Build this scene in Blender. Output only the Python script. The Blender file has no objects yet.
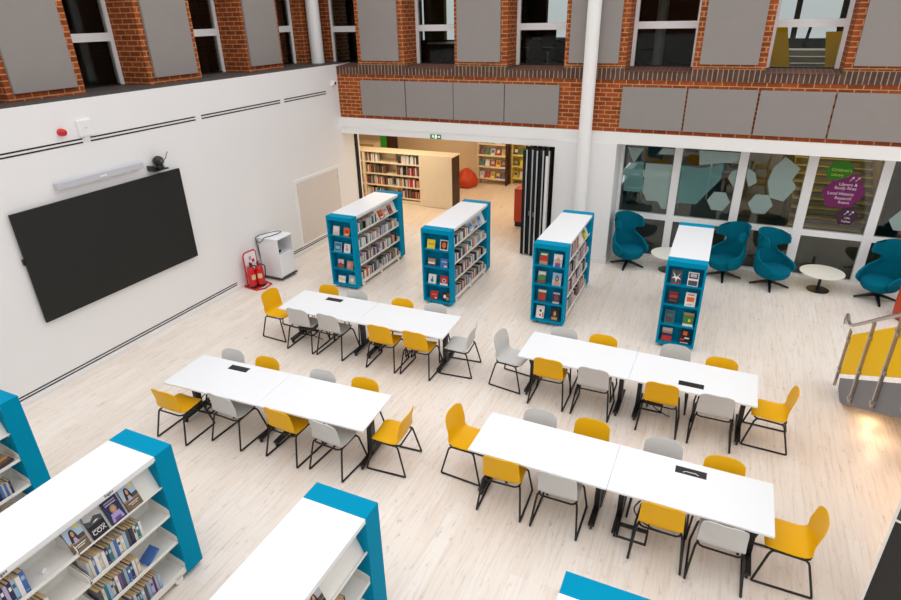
import bpy, bmesh, math, random
from mathutils import Vector, Matrix
random.seed(7)
S = bpy.context.scene
COL = S.collection
PI = math.pi

# ------------------------------------------------------------------ colours and materials
def lin(c):
    return tuple((v/255/12.92 if v/255 <= .04045 else ((v/255+.055)/1.055)**2.4) for v in c)

def nd(nt, t, **kw):
    n = nt.nodes.new(t)
    for k, v in kw.items():
        setattr(n, k, v)
    return n

MATS = {}
def mat(name, rgb, rough=.5, metal=0., var=.06, scale=6., bump=0., bscale=200., spec=None):
    """principled material with a little procedural colour variation and optional bump"""
    if name in MATS:
        return MATS[name]
    m = bpy.data.materials.new(name); m.use_nodes = True
    nt = m.node_tree; b = nt.nodes['Principled BSDF']
    b.inputs['Roughness'].default_value = rough
    b.inputs['Metallic'].default_value = metal
    if spec is not None:
        b.inputs['Specular IOR Level'].default_value = spec
    c = lin(rgb)
    tc = nd(nt, 'ShaderNodeTexCoord')
    no = nd(nt, 'ShaderNodeTexNoise'); no.inputs['Scale'].default_value = scale; no.inputs['Detail'].default_value = 3
    nt.links.new(tc.outputs['Object'], no.inputs['Vector'])
    mx = nd(nt, 'ShaderNodeMix', data_type='RGBA')
    mx.inputs['A'].default_value = tuple(v*(1-var) for v in c)+(1,)
    mx.inputs['B'].default_value = tuple(min(1, v*(1+var)) for v in c)+(1,)
    nt.links.new(no.outputs['Fac'], mx.inputs['Factor'])
    nt.links.new(mx.outputs['Result'], b.inputs['Base Color'])
    if bump:
        n2 = nd(nt, 'ShaderNodeTexNoise'); n2.inputs['Scale'].default_value = bscale
        nt.links.new(tc.outputs['Object'], n2.inputs['Vector'])
        bp = nd(nt, 'ShaderNodeBump'); bp.inputs['Strength'].default_value = bump; bp.inputs['Distance'].default_value = .003
        nt.links.new(n2.outputs['Fac'], bp.inputs['Height']); nt.links.new(bp.outputs['Normal'], b.inputs['Normal'])
    MATS[name] = m
    return m

def brick_mat(name, c1, c2, mortar, bw, rh, off=.5, ms=.011):
    m = bpy.data.materials.new(name); m.use_nodes = True
    nt = m.node_tree; b = nt.nodes['Principled BSDF']; b.inputs['Roughness'].default_value = .85
    uv = nd(nt, 'ShaderNodeUVMap')
    br = nd(nt, 'ShaderNodeTexBrick'); br.offset = off; br.squash = 1
    br.inputs['Scale'].default_value = 1; br.inputs['Brick Width'].default_value = bw; br.inputs['Row Height'].default_value = rh
    br.inputs['Mortar Size'].default_value = ms; br.inputs['Mortar Smooth'].default_value = .15; br.inputs['Bias'].default_value = 0
    br.inputs['Color1'].default_value = lin(c1)+(1,); br.inputs['Color2'].default_value = lin(c2)+(1,); br.inputs['Mortar'].default_value = lin(mortar)+(1,)
    nt.links.new(uv.outputs['UV'], br.inputs['Vector'])
    no = nd(nt, 'ShaderNodeTexNoise'); no.inputs['Scale'].default_value = 9; no.inputs['Detail'].default_value = 4
    nt.links.new(uv.outputs['UV'], no.inputs['Vector'])
    mx = nd(nt, 'ShaderNodeMix', data_type='RGBA', blend_type='MULTIPLY'); mx.inputs['Factor'].default_value = .55
    rp = nd(nt, 'ShaderNodeValToRGB'); rp.color_ramp.elements[0].position = .3; rp.color_ramp.elements[1].position = .7
    rp.color_ramp.elements[0].color = (.5, .5, .5, 1); rp.color_ramp.elements[1].color = (1.15, 1.15, 1.15, 1)
    nt.links.new(no.outputs['Fac'], rp.inputs['Fac'])
    nt.links.new(br.outputs['Color'], mx.inputs['A']); nt.links.new(rp.outputs['Color'], mx.inputs['B'])
    nt.links.new(mx.outputs['Result'], b.inputs['Base Color'])
    bp = nd(nt, 'ShaderNodeBump'); bp.inputs['Strength'].default_value = .5; bp.inputs['Distance'].default_value = .006; bp.invert = True
    nt.links.new(br.outputs['Fac'], bp.inputs['Height']); nt.links.new(bp.outputs['Normal'], b.inputs['Normal'])
    return m

def floor_mat(name, tint=(1, 1, 1), rot=PI/2):
    """whitewashed timber planks: plank tone, long grain streaks and small dark knots"""
    m = bpy.data.materials.new(name); m.use_nodes = True
    nt = m.node_tree; b = nt.nodes['Principled BSDF']; b.inputs['Roughness'].default_value = .38
    uv = nd(nt, 'ShaderNodeUVMap')
    mp = nd(nt, 'ShaderNodeMapping'); mp.inputs['Rotation'].default_value = (0, 0, rot)
    nt.links.new(uv.outputs['UV'], mp.inputs['Vector'])
    br = nd(nt, 'ShaderNodeTexBrick'); br.offset = .37
    br.inputs['Scale'].default_value = 1; br.inputs['Brick Width'].default_value = 1.4; br.inputs['Row Height'].default_value = .19
    br.inputs['Mortar Size'].default_value = .0016; br.inputs['Mortar Smooth'].default_value = .3; br.inputs['Bias'].default_value = 0
    br.inputs['Color1'].default_value = lin((242, 233, 225))+(1,); br.inputs['Color2'].default_value = lin((236, 224, 213))+(1,)
    br.inputs['Mortar'].default_value = lin((222, 210, 200))+(1,)
    nt.links.new(mp.outputs['Vector'], br.inputs['Vector'])
    st = nd(nt, 'ShaderNodeMapping'); st.inputs['Scale'].default_value = (1.6, 26, 1)
    nt.links.new(mp.outputs['Vector'], st.inputs['Vector'])
    n1 = nd(nt, 'ShaderNodeTexNoise'); n1.inputs['Scale'].default_value = 1; n1.inputs['Detail'].default_value = 5; n1.inputs['Roughness'].default_value = .65
    nt.links.new(st.outputs['Vector'], n1.inputs['Vector'])
    r1 = nd(nt, 'ShaderNodeValToRGB'); e = r1.color_ramp.elements
    e[0].position = .25; e[0].color = lin((219, 211, 203))+(1,); e[1].position = .52; e[1].color = (1, 1, 1, 1)
    nt.links.new(n1.outputs['Fac'], r1.inputs['Fac'])
    k = nd(nt, 'ShaderNodeMapping'); k.inputs['Scale'].default_value = (3.2, 9, 1)
    nt.links.new(mp.outputs['Vector'], k.inputs['Vector'])
    n2 = nd(nt, 'ShaderNodeTexNoise'); n2.inputs['Scale'].default_value = 1.6; n2.inputs['Detail'].default_value = 6; n2.inputs['Roughness'].default_value = .75
    nt.links.new(k.outputs['Vector'], n2.inputs['Vector'])
    r2 = nd(nt, 'ShaderNodeValToRGB'); e = r2.color_ramp.elements
    e[0].position = .31; e[0].color = lin((178, 170, 164))+(1,); e[1].position = .43; e[1].color = (1, 1, 1, 1)
    nt.links.new(n2.outputs['Fac'], r2.inputs['Fac'])
    m1 = nd(nt, 'ShaderNodeMix', data_type='RGBA', blend_type='MULTIPLY'); m1.inputs['Factor'].default_value = .6
    nt.links.new(br.outputs['Color'], m1.inputs['A']); nt.links.new(r1.outputs['Color'], m1.inputs['B'])
    m2 = nd(nt, 'ShaderNodeMix', data_type='RGBA', blend_type='MULTIPLY'); m2.inputs['Factor'].default_value = .55
    nt.links.new(m1.outputs['Result'], m2.inputs['A']); nt.links.new(r2.outputs['Color'], m2.inputs['B'])
    m3 = nd(nt, 'ShaderNodeMix', data_type='RGBA', blend_type='MULTIPLY'); m3.inputs['Factor'].default_value = 1
    m3.inputs['B'].default_value = tuple(tint)+(1,)
    nt.links.new(m2.outputs['Result'], m3.inputs['A'])
    nt.links.new(m3.outputs['Result'], b.inputs['Base Color'])
    return m

def glass_mat(name, tint=(1, 1, 1), refl=1.52, rough=0.02):
    """thin architectural pane: clear transmission plus a Fresnel reflection"""
    m = bpy.data.materials.new(name); m.use_nodes = True
    nt = m.node_tree; nt.nodes.remove(nt.nodes['Principled BSDF']); out = nt.nodes['Material Output']
    tr = nd(nt, 'ShaderNodeBsdfTransparent'); tr.inputs['Color'].default_value = tuple(tint)+(1,)
    gl = nd(nt, 'ShaderNodeBsdfGlossy'); gl.inputs['Roughness'].default_value = rough
    fr = nd(nt, 'ShaderNodeFresnel'); fr.inputs['IOR'].default_value = refl
    mx = nd(nt, 'ShaderNodeMixShader')
    nt.links.new(fr.outputs['Fac'], mx.inputs['Fac']); nt.links.new(tr.outputs['BSDF'], mx.inputs[1]); nt.links.new(gl.outputs['BSDF'], mx.inputs[2])
    nt.links.new(mx.outputs['Shader'], out.inputs['Surface'])
    return m

def film_mat(name, rgb, alpha, rough=.4):
    """vinyl film: diffuse/translucent colour over partly clear glass"""
    m = bpy.data.materials.new(name); m.use_nodes = True
    nt = m.node_tree; b = nt.nodes['Principled BSDF']; out = nt.nodes['Material Output']
    b.inputs['Base Color'].default_value = lin(rgb)+(1,); b.inputs['Roughness'].default_value = rough
    tr = nd(nt, 'ShaderNodeBsdfTransparent')
    tc = nd(nt, 'ShaderNodeTexCoord'); no = nd(nt, 'ShaderNodeTexNoise'); no.inputs['Scale'].default_value = 40
    nt.links.new(tc.outputs['Object'], no.inputs['Vector'])
    mr = nd(nt, 'ShaderNodeMapRange'); mr.inputs['To Min'].default_value = alpha-.04; mr.inputs['To Max'].default_value = alpha+.04
    nt.links.new(no.outputs['Fac'], mr.inputs['Value'])
    mx = nd(nt, 'ShaderNodeMixShader')
    nt.links.new(mr.outputs['Result'], mx.inputs['Fac']); nt.links.new(tr.outputs['BSDF'], mx.inputs[1]); nt.links.new(b.outputs['BSDF'], mx.inputs[2])
    nt.links.new(mx.outputs['Shader'], out.inputs['Surface'])
    return m

def emit_mat(name, rgb, strength):
    m = bpy.data.materials.new(name); m.use_nodes = True
    b = m.node_tree.nodes['Principled BSDF']
    b.inputs['Base Color'].default_value = lin(rgb)+(1,)
    b.inputs['Emission Color'].default_value = lin(rgb)+(1,); b.inputs['Emission Strength'].default_value = strength
    return m

WHITEWALL = mat('white_paint', (240, 239, 238), .7, var=.012, scale=1.5)
WHITEBEAM = mat('white_gloss_paint', (244, 243, 240), .5, var=.012)
WHITEMET = mat('white_powder_coat', (238, 236, 230), .4, var=.02)
WHITELAM = mat('white_laminate', (237, 239, 241), .3, var=.01)
WHITEPLAS = mat('white_plastic', (240, 240, 240), .4, var=.02)
CREAM = mat('cream_laminate', (233, 216, 186), .5, var=.03)
CREAMWALL = mat('cream_paint', (232, 212, 182), .8, var=.03)
DARKBROWN = mat('dark_brown_laminate', (58, 28, 18), .5)
BLUE = mat('blue_laminate', (0, 142, 180), .6, var=.04, scale=3, spec=.04)
BLUEIN = mat('blue_laminate_inner', (0, 134, 172), .6, var=.04, scale=3, spec=.04)
GREYPANEL = mat('grey_acoustic_fabric', (150, 143, 138), .95, var=.04, scale=4, bump=.3, bscale=500)
LEDGE = mat('dark_grey_coping', (72, 66, 63), .6)
BRICK = brick_mat('red_stock_brick', (174, 78, 28), (136, 58, 19), (204, 154, 96), .258, .0875, ms=.0095)
SOLDIER = brick_mat('purple_soldier_brick', (98, 68, 62), (80, 58, 56), (180, 152, 110), .092, .25, off=0., ms=.009)
SILLBRICK = brick_mat('purple_sill_brick', (100, 62, 54), (84, 56, 50), (150, 112, 84), .092, .09, off=0., ms=.006)
ALU = mat('white_aluminium', (240, 240, 240), .45, var=.02)
SILVER = mat('brushed_steel', (176, 168, 160), .3, .85, var=.06, scale=30)
SILVERDULL = mat('satin_aluminium', (205, 205, 205), .4, .4)
BLACK = mat('black_steel', (14, 14, 15), .4, var=.1)
BLACKFELT = mat('black_felt', (12, 12, 13), .85, var=.1)
BLACKPLAS = mat('black_plastic', (16, 16, 17), .35, var=.1)
SCREEN = mat('matt_black_screen', (36, 36, 34), .62, var=.03, scale=60, spec=.3)
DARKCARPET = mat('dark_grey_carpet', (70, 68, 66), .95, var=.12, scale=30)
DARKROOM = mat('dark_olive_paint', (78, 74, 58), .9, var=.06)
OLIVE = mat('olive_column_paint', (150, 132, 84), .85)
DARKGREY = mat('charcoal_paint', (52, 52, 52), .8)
STAIRGREY = mat('grey_stringer_paint', (118, 118, 122), .55)
TREAD = mat('pale_stair_tread', (205, 198, 190), .6)
YELLOWGL = mat('yellow_acrylic', (255, 216, 4), .5, var=.02, spec=.15)
YELLOW = mat('mustard_yellow_polypropylene', (236, 178, 8), .42, var=.03, spec=.22)
GREYCH = mat('light_grey_polypropylene', (205, 204, 201), .42, var=.025, spec=.35)
TEAL = mat('teal_wool_felt', (0, 102, 124), .95, var=.08, scale=14, bump=.35, bscale=350, spec=.1)
ORANGE = mat('burnt_orange_vinyl', (196, 64, 18), .55, var=.07)
RED = mat('signal_red_gloss', (200, 22, 26), .3, var=.05)
nt_ = YELLOWGL.node_tree; b_ = nt_.nodes['Principled BSDF']
tl_ = nd(nt_, 'ShaderNodeBsdfTranslucent'); tl_.inputs['Color'].default_value = lin((255, 226, 8))+(1,)
ad_ = nd(nt_, 'ShaderNodeMixShader'); ad_.inputs['Fac'].default_value = .45
nt_.links.new(b_.outputs['BSDF'], ad_.inputs[1]); nt_.links.new(tl_.outputs['BSDF'], ad_.inputs[2]); nt_.links.new(ad_.outputs['Shader'], nt_.nodes['Material Output'].inputs['Surface'])
GREEN = mat('leaf_green_laminate', (40, 160, 40), .5)
EXITGREEN = emit_mat('green_exit_sign_face', (16, 120, 60), .15)
EXITWHITE = emit_mat('white_exit_pictogram', (240, 255, 245), .6)
WOOD = mat('light_wood', (196, 150, 98), .5, var=.12, scale=12)
SKIRT = mat('white_skirting_gloss', (238, 236, 234), .35, var=.01)
GLASS = glass_mat('clear_glass', (.86, .9, .88), 1.58)
GLASSUP = glass_mat('upper_window_glass', (.82, .86, .84), 1.28)
DARKGLASS = glass_mat('smoked_glass', (.3, .3, .3), 1.5)
FLOOR = floor_mat('whitewashed_oak_planks', (.99, .985, .97))
FLOORW = floor_mat('warm_oak_planks', (1, .93, .82))
FROST = film_mat('frosted_vinyl', (172, 196, 190), .62)
FROSTTEAL = film_mat('teal_frosted_vinyl', (110, 160, 158), .5)
GREENVIN = film_mat('green_vinyl', (36, 130, 8), .78)
PURPLEVIN = film_mat('purple_vinyl', (122, 8, 96), .84)
PLUMVIN = film_mat('plum_vinyl', (56, 16, 52), .9)
TEXTWHITE = mat('white_vinyl_lettering', (235, 225, 235), .5)
TEXTYEL = mat('yellow_vinyl_lettering', (196, 214, 60), .5)
PAGES = mat('paper_page_edges', (222, 190, 140), .9, var=.08, scale=40)

# ------------------------------------------------------------------ mesh builder
class MB:
    def __init__(self):
        self.bm = bmesh.new(); self.mats = []
    def mi(self, m):
        if m not in self.mats:
            self.mats.append(m)
        return self.mats.index(m)
    def poly(self, pts, m, smooth=False):
        vs = [self.bm.verts.new(p) for p in pts]
        f = self.bm.faces.new(vs); f.material_index = self.mi(m); f.smooth = smooth
        return f
    def hexa(self, P, m):
        """8 points: bottom loop (ccw from above) then top loop"""
        v = [self.bm.verts.new(p) for p in P]; k = self.mi(m)
        for q in ((3, 2, 1, 0), (4, 5, 6, 7), (0, 1, 5, 4), (1, 2, 6, 5), (2, 3, 7, 6), (3, 0, 4, 7)):
            f = self.bm.faces.new([v[i] for i in q]); f.material_index = k
        return v
    def box(self, x0, x1, y0, y1, z0, z1, m, bev=0.):
        if x0 > x1: x0, x1 = x1, x0
        if y0 > y1: y0, y1 = y1, y0
        if z0 > z1: z0, z1 = z1, z0
        v = self.hexa([(x0, y0, z0), (x1, y0, z0), (x1, y1, z0), (x0, y1, z0), (x0, y0, z1), (x1, y0, z1), (x1, y1, z1), (x0, y1, z1)], m)
        if bev:
            ed = set(e for q in v for e in q.link_edges)
            r = bmesh.ops.bevel(self.bm, geom=list(ed), offset=bev, segments=2, affect='EDGES', profile=.7)
            for f in r['faces']:
                f.material_index = self.mi(m)
        return self
    def prism(self, poly, a, b, m, axis='x'):
        """extrude a 2D polygon between a and b along an axis; 2D coords are the other two axes in order"""
        def P(p, t):
            return {'x': (t, p[0], p[1]), 'y': (p[0], t, p[1]), 'z': (p[0], p[1], t)}[axis]
        A = [self.bm.verts.new(P(p, a)) for p in poly]; B = [self.bm.verts.new(P(p, b)) for p in poly]
        n = len(poly); k = self.mi(m); fs = [self.bm.faces.new(A), self.bm.faces.new(B)]
        for i in range(n):
            fs.append(self.bm.faces.new((A[i], A[(i+1) % n], B[(i+1) % n], B[i])))
        for f in fs:
            f.material_index = k
        bmesh.ops.recalc_face_normals(self.bm, faces=fs)
        return self
    def tube(self, pts, r, m, closed=False, n=8, radii=None):
        pts = [Vector(p) for p in pts]; N = len(pts); rings = []; k = self.mi(m)
        up = None
        for i, p in enumerate(pts):
            a = pts[(i-1) % N] if (closed or i > 0) else p
            c = pts[(i+1) % N] if (closed or i < N-1) else p
            d1 = (p-a).normalized() if (p-a).length else (c-p).normalized()
            d2 = (c-p).normalized() if (c-p).length else d1
            t = (d1+d2).normalized()
            if up is None:
                up = Vector((0, 0, 1)) if abs(t.z) < .9 else Vector((1, 0, 0))
            s = t.cross(up)
            if s.length < 1e-4:
                s = t.cross(Vector((.3, 1, .2)))
            s.normalize(); u = s.cross(t).normalized(); up = u
            rr = radii[i] if radii else r
            q = max(.5, d1.dot(t)); 
            rings.append([self.bm.verts.new(p+(s*math.cos(2*PI*j/n)+u*math.sin(2*PI*j/n))*rr/q**.5) for j in range(n)])
        R = range(N) if closed else range(N-1)
        for i in R:
            A, B = rings[i], rings[(i+1) % N]
            for j in range(n):
                f = self.bm.faces.new((A[j], A[(j+1) % n], B[(j+1) % n], B[j])); f.material_index = k; f.smooth = True
        if not closed:
            for q in (list(reversed(rings[0])), rings[-1]):
                f = self.bm.faces.new(q); f.material_index = k
        return self
    def lathe(self, prof, m, c=(0, 0, 0), n=32, axis='z', smooth=True):
        rings = []; k = self.mi(m)
        def P(r, h, a):
            x, y = r*math.cos(a), r*math.sin(a)
            if axis == 'z': q = (x, y, h)
            elif axis == 'x': q = (h, x, y)
            else: q = (x, h, y)
            return (q[0]+c[0], q[1]+c[1], q[2]+c[2])
        fs = []
        for r, h in prof:
            if r < 1e-6:
                rings.append([self.bm.verts.new(P(0, h, 0))])
            else:
                rings.append([self.bm.verts.new(P(r, h, 2*PI*j/n)) for j in range(n)])
        for A, B in zip(rings, rings[1:]):
            for j in range(n):
                a0, a1 = A[j % len(A)], A[(j+1) % len(A)]; b0, b1 = B[j % len(B)], B[(j+1) % len(B)]
                vs = [a0]
                if a1 is not a0: vs.append(a1)
                vs.append(b1)
                if b0 is not b1: vs.append(b0)
                if len(vs) > 2:
                    f = self.bm.faces.new(vs); f.material_index = k; f.smooth = smooth; fs.append(f)
        for ring in (rings[0], rings[-1]):
            if len(ring) > 1:
                f = self.bm.faces.new(ring); f.material_index = k; fs.append(f)
        bmesh.ops.recalc_face_normals(self.bm, faces=fs)
        return self
    def grid(self, G, m, smooth=True, thick=0.):
        """a rows x columns surface; thick gives it a closed back offset along the surface normals"""
        k = self.mi(m); R, C = len(G), len(G[0]); G = [[Vector(p) for p in r] for r in G]
        V = [[self.bm.verts.new(p) for p in row] for row in G]
        def face(*v):
            f = self.bm.faces.new(v); f.material_index = k; f.smooth = smooth; return f
        fs = [face(V[i][j], V[i][j+1], V[i+1][j+1], V[i+1][j]) for i in range(R-1) for j in range(C-1)]
        if thick:
            W = []
            for i in range(R):
                row = []
                for j in range(C):
                    a = G[min(i+1, R-1)][j]-G[max(i-1, 0)][j]; b = G[i][min(j+1, C-1)]-G[i][max(j-1, 0)]
                    n = a.cross(b)
                    n = n.normalized() if n.length > 1e-9 else Vector((0, 0, 1))
                    row.append(self.bm.verts.new(G[i][j]+n*thick))
                W.append(row)
            fs += [face(W[i][j], W[i+1][j], W[i+1][j+1], W[i][j+1]) for i in range(R-1) for j in range(C-1)]
            for i in range(R-1):
                fs.append(face(V[i][0], V[i+1][0], W[i+1][0], W[i][0])); fs.append(face(V[i][-1], W[i][-1], W[i+1][-1], V[i+1][-1]))
            for j in range(C-1):
                fs.append(face(V[0][j], W[0][j], W[0][j+1], V[0][j+1])); fs.append(face(V[-1][j], V[-1][j+1], W[-1][j+1], W[-1][j]))
            bmesh.ops.recalc_face_normals(self.bm, faces=fs)
        return self
    def build(self, name, parent=None, loc=None, rz=0., sharp=40):
        bm = self.bm
        uv = bm.loops.layers.uv.new('UVMap')
        bm.normal_update()
        for f in bm.faces:
            n = f.normal; a = max(range(3), key=lambda i: abs(n[i]))
            for l in f.loops:
                c = l.vert.co
                l[uv].uv = (c.y, c.z) if a == 0 else ((c.x, c.z) if a == 1 else (c.x, c.y))
        me = bpy.data.meshes.new(name); bm.to_mesh(me); bm.free()
        for m in self.mats:
            me.materials.append(m)
        if any(p.use_smooth for p in me.polygons):
            me.set_sharp_from_angle(angle=math.radians(sharp))
        o = bpy.data.objects.new(name, me); COL.objects.link(o)
        if parent is not None:
            o.parent = parent
        if loc is not None:
            o.location = loc
        if rz:
            o.rotation_euler = (0, 0, rz)
        return o

def tag(o, label, cat, group=None):
    o['label'] = label; o['category'] = cat
    if group: o['group'] = group
    return o
def thing(name, label, cat, loc=(0, 0, 0), rz=0., group=None):
    o = bpy.data.objects.new(name, None); o.empty_display_size = .1; COL.objects.link(o)
    o.location = loc; o.rotation_euler = (0, 0, rz)
    return tag(o, label, cat, group)
def struct(o):
    o['kind'] = 'structure'; return o
def dup(root, loc, rz, label, group=None, swap=None):
    r = root.copy(); COL.objects.link(r); r.location = loc; r.rotation_euler = (0, 0, rz)
    r['label'] = label
    if group: r['group'] = group
    for ch in list(root.children):
        c = ch.copy(); COL.objects.link(c); c.parent = r
        for g in ch.children:
            d = g.copy(); COL.objects.link(d); d.parent = c
    return r

ORD = ['zeroth', 'first', 'second', 'third', 'fourth', 'fifth', 'sixth', 'seventh', 'eighth', 'ninth', 'tenth', 'eleventh', 'twelfth', 'thirteenth', 'fourteenth', 'fifteenth', 'sixteenth', 'seventeenth', 'eighteenth', 'nineteenth']
def ordi(n):
    if n < 20: return ORD[n]
    t = {2: 'twent', 3: 'thirt', 4: 'fort', 5: 'fift', 6: 'sixt'}[n//10]
    return t+'ieth' if n % 10 == 0 else t+'y-'+ORD[n % 10]

# ------------------------------------------------------------------ the room shell
XL, XP, XW = -9.12, -9.6, -10.25      # left wall face, left brick pier face, left upper window plane
YB, YW, YG = 13.2, 13.82, 13.95       # back brick face, back upper window plane, ground-floor glazing plane
ZL = 4.24                             # top of the white left wall
ZT = 6.7

struct(MB().box(-14, 9, -6, 14.0, -.2, 0, FLOOR).build('floor'))
struct(MB().box(-14, -3.0, 14.0, 20, -.2, 0, FLOORW).build('floor_library'))
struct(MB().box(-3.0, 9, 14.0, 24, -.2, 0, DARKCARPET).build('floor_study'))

# left wall (white), its coping, and the set-back brick storey above it
struct(MB().box(XP, XL, -6, 13.95, 0, ZL, WHITEWALL).build('wall_left'))
struct(MB().box(XP-.75, XL-.012, -6, 13.8, ZL, ZL+.014, LEDGE).build('trim_coping'))
m = MB()
for a, b in ((-2.0, -.75), (.52, 1.77), (3.05, 4.3), (5.575, 6.8), (8.06, 9.3), (10.63, 11.8), ):
    m.box(XP-.85, XP, a, b, ZL, ZT, BRICK)
m.box(XP-.85, -9.98, 13.12, 14.6, ZL, ZT, BRICK); m.box(-9.98, -9.6, YW-.02, 14.6, ZL, ZT, BRICK)
m.box(XP-.85, XP-.02, -6, 14.6, 6.2, ZT, BRICK)
struct(m.build('wall_left_upper'))
# back wall
m = MB()
m.box(XP-.02, 9, YB, YB+.62, 2.98, 4.02, BRICK)
for a, b in ((-8.47, -7.18), (-5.9, -4.65), (-3.38, -2.12), (-.84, .44), (1.69, 2.95), (4.2, 5.45)):
    m.box(a, b, YB, YB+.75, 4.25, ZT, BRICK)
m.box(XP-.85, 9, YB+.03, YB+.75, 6.2, ZT, BRICK)
struct(m.build('wall_back_upper'))
struct(MB().box(XL, 9, YB-.012, YB+.62, 4.02, 4.17, SOLDIER).build('trim_soldier_course'))
m = MB()
for a, b in ((XL, -8.47), (-7.18, -5.9), (-4.65, -3.38), (-2.12, -.84), (.44, 1.69), (2.95, 4.2)):
    m.prism([(YB-.02, 4.1705), (YW, 4.1705), (YW, 4.235), (YB-.02, 4.185)], a, b, SILLBRICK, 'x')
struct(m.build('trim_brick_sills'))
m = MB()
for a, b in ((-8.47, -7.18), (-5.9, -4.65), (-3.38, -2.12), (-.84, .44), (1.69, 2.95), (4.2, 5.45)):
    m.box(a, b, YB-.012, YB+.62, 4.17, 4.25, SOLDIER)
struct(m.build('trim_soldier_top'))
m = MB()
m.box(XL, 9, YB-.05, YB+.45, 2.735, 2.98, WHITEBEAM)
m.box(XL, -3.46, YB-.04, YB+.45, 2.585, 2.735, WHITEBEAM)
struct(m.build('trim_beam'))
m = MB()
m.box(-3.46, -2.12, YB-.06, 14.3, 0, 2.735, WHITEWALL)
struct(m.build('wall_back'))
struct(MB().box(-3.46, -2.108, YB-.075, YB-.06, 0, .1, SKIRT).box(-2.12, -2.108, YB-.06, YG-.05, 0, .1, SKIRT).build('baseboard_back'))
struct(MB().box(XL, XL+.018, -6, 13.95, 0, .075, SKIRT).build('baseboard_left'))
m = MB()
m.box(-14, 9, -6.3, -6, 0, 4.24, WHITEWALL); m.box(-14, 9, -6.3, -6, 4.24, 6.7, BRICK)
struct(m.build('wall_front'))
# slabs and rooms behind
struct(MB().box(-14, 9, YB+.45, 24, 2.78, 3.7, WHITEWALL).build('ceiling_library'))
m = MB()
m.box(-14, -3.3, 19.6, 19.8, 0, 2.78, CREAMWALL)
m.box(-13.2, -13, 14.0, 19.6, 0, 2.78, CREAMWALL)
m.box(-13, XP, 14.0, 14.1, 0, 2.78, CREAMWALL)
m.box(-3.5, -3.46, 14.3, 19.6, 0, 2.78, CREAMWALL)
struct(m.build('wall_library'))
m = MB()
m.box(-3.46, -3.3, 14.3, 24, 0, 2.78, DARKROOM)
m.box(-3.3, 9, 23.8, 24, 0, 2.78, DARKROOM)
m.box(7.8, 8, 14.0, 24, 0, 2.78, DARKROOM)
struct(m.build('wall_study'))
# upper rooms behind the back windows: dark floor, side walls, far wall with windows to daylight
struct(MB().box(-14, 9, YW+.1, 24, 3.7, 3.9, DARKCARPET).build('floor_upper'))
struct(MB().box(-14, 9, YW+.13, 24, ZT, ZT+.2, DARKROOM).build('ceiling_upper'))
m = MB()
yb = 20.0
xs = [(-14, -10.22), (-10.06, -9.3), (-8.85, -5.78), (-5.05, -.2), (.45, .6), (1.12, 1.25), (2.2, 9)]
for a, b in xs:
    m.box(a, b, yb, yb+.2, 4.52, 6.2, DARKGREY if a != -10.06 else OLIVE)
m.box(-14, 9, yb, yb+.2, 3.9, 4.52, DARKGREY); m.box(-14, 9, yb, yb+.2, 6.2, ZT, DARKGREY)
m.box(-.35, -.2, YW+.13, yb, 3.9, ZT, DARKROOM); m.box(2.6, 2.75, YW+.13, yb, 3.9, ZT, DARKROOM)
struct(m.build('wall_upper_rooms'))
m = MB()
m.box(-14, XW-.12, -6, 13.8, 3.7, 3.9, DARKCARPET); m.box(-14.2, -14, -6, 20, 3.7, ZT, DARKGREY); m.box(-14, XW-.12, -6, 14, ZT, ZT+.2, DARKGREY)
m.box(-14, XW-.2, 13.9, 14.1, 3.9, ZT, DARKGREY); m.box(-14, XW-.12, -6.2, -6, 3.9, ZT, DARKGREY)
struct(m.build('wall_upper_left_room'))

# upper windows
def upper_window(i, along, a, b, plane):
    """along 'x': window in the back wall between x=a and x=b; along 'y': in the left wall"""
    def bx(M, u0, u1, d0, d1, z0, z1, mt):
        if along == 'x': M.box(u0, u1, plane+d0, plane+d1, z0, z1, mt)
        else: M.box(plane-d1, plane-d0, u0, u1, z0, z1, mt)
    z0, z1 = 4.22, 6.2
    tz = 4.985
    if along == 'y': z0 = ZL
    else: tz = 4.95
    M = MB()
    for p, q in ((a, a+.075), (b-.075, b)):
        bx(M, p, q, 0, .09, z0, z1, ALU)
    bx(M, a+.075, b-.075, 0, .09, tz, tz+.135, ALU); bx(M, a+.075, b-.075, 0, .09, z1-.08, z1, ALU); bx(M, a+.075, b-.075, .01, .09, z0, z0+.035, BLACK)
    f = struct(M.build('window_%d' % i))
    for p, q in ((z0+.035, tz), (tz+.135, z1-.08)):
        P = MB(); bx(P, a+.075, b-.075, .03, .042, p, q, GLASSUP); P.build('window_pane', f)
wi = 1
for a, b in ((-9.62, -8.47), (-7.18, -5.9), (-4.65, -3.38), (-2.12, -.84), (.44, 1.69), (2.95, 4.2)):
    upper_window(wi, 'x', a, b, YW); wi += 1
for a, b in ((4.3, 5.575), (6.8, 8.06), (9.3, 10.63), (11.8, 13.12)):
    upper_window(wi, 'y', a, b, XW); wi += 1

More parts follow.
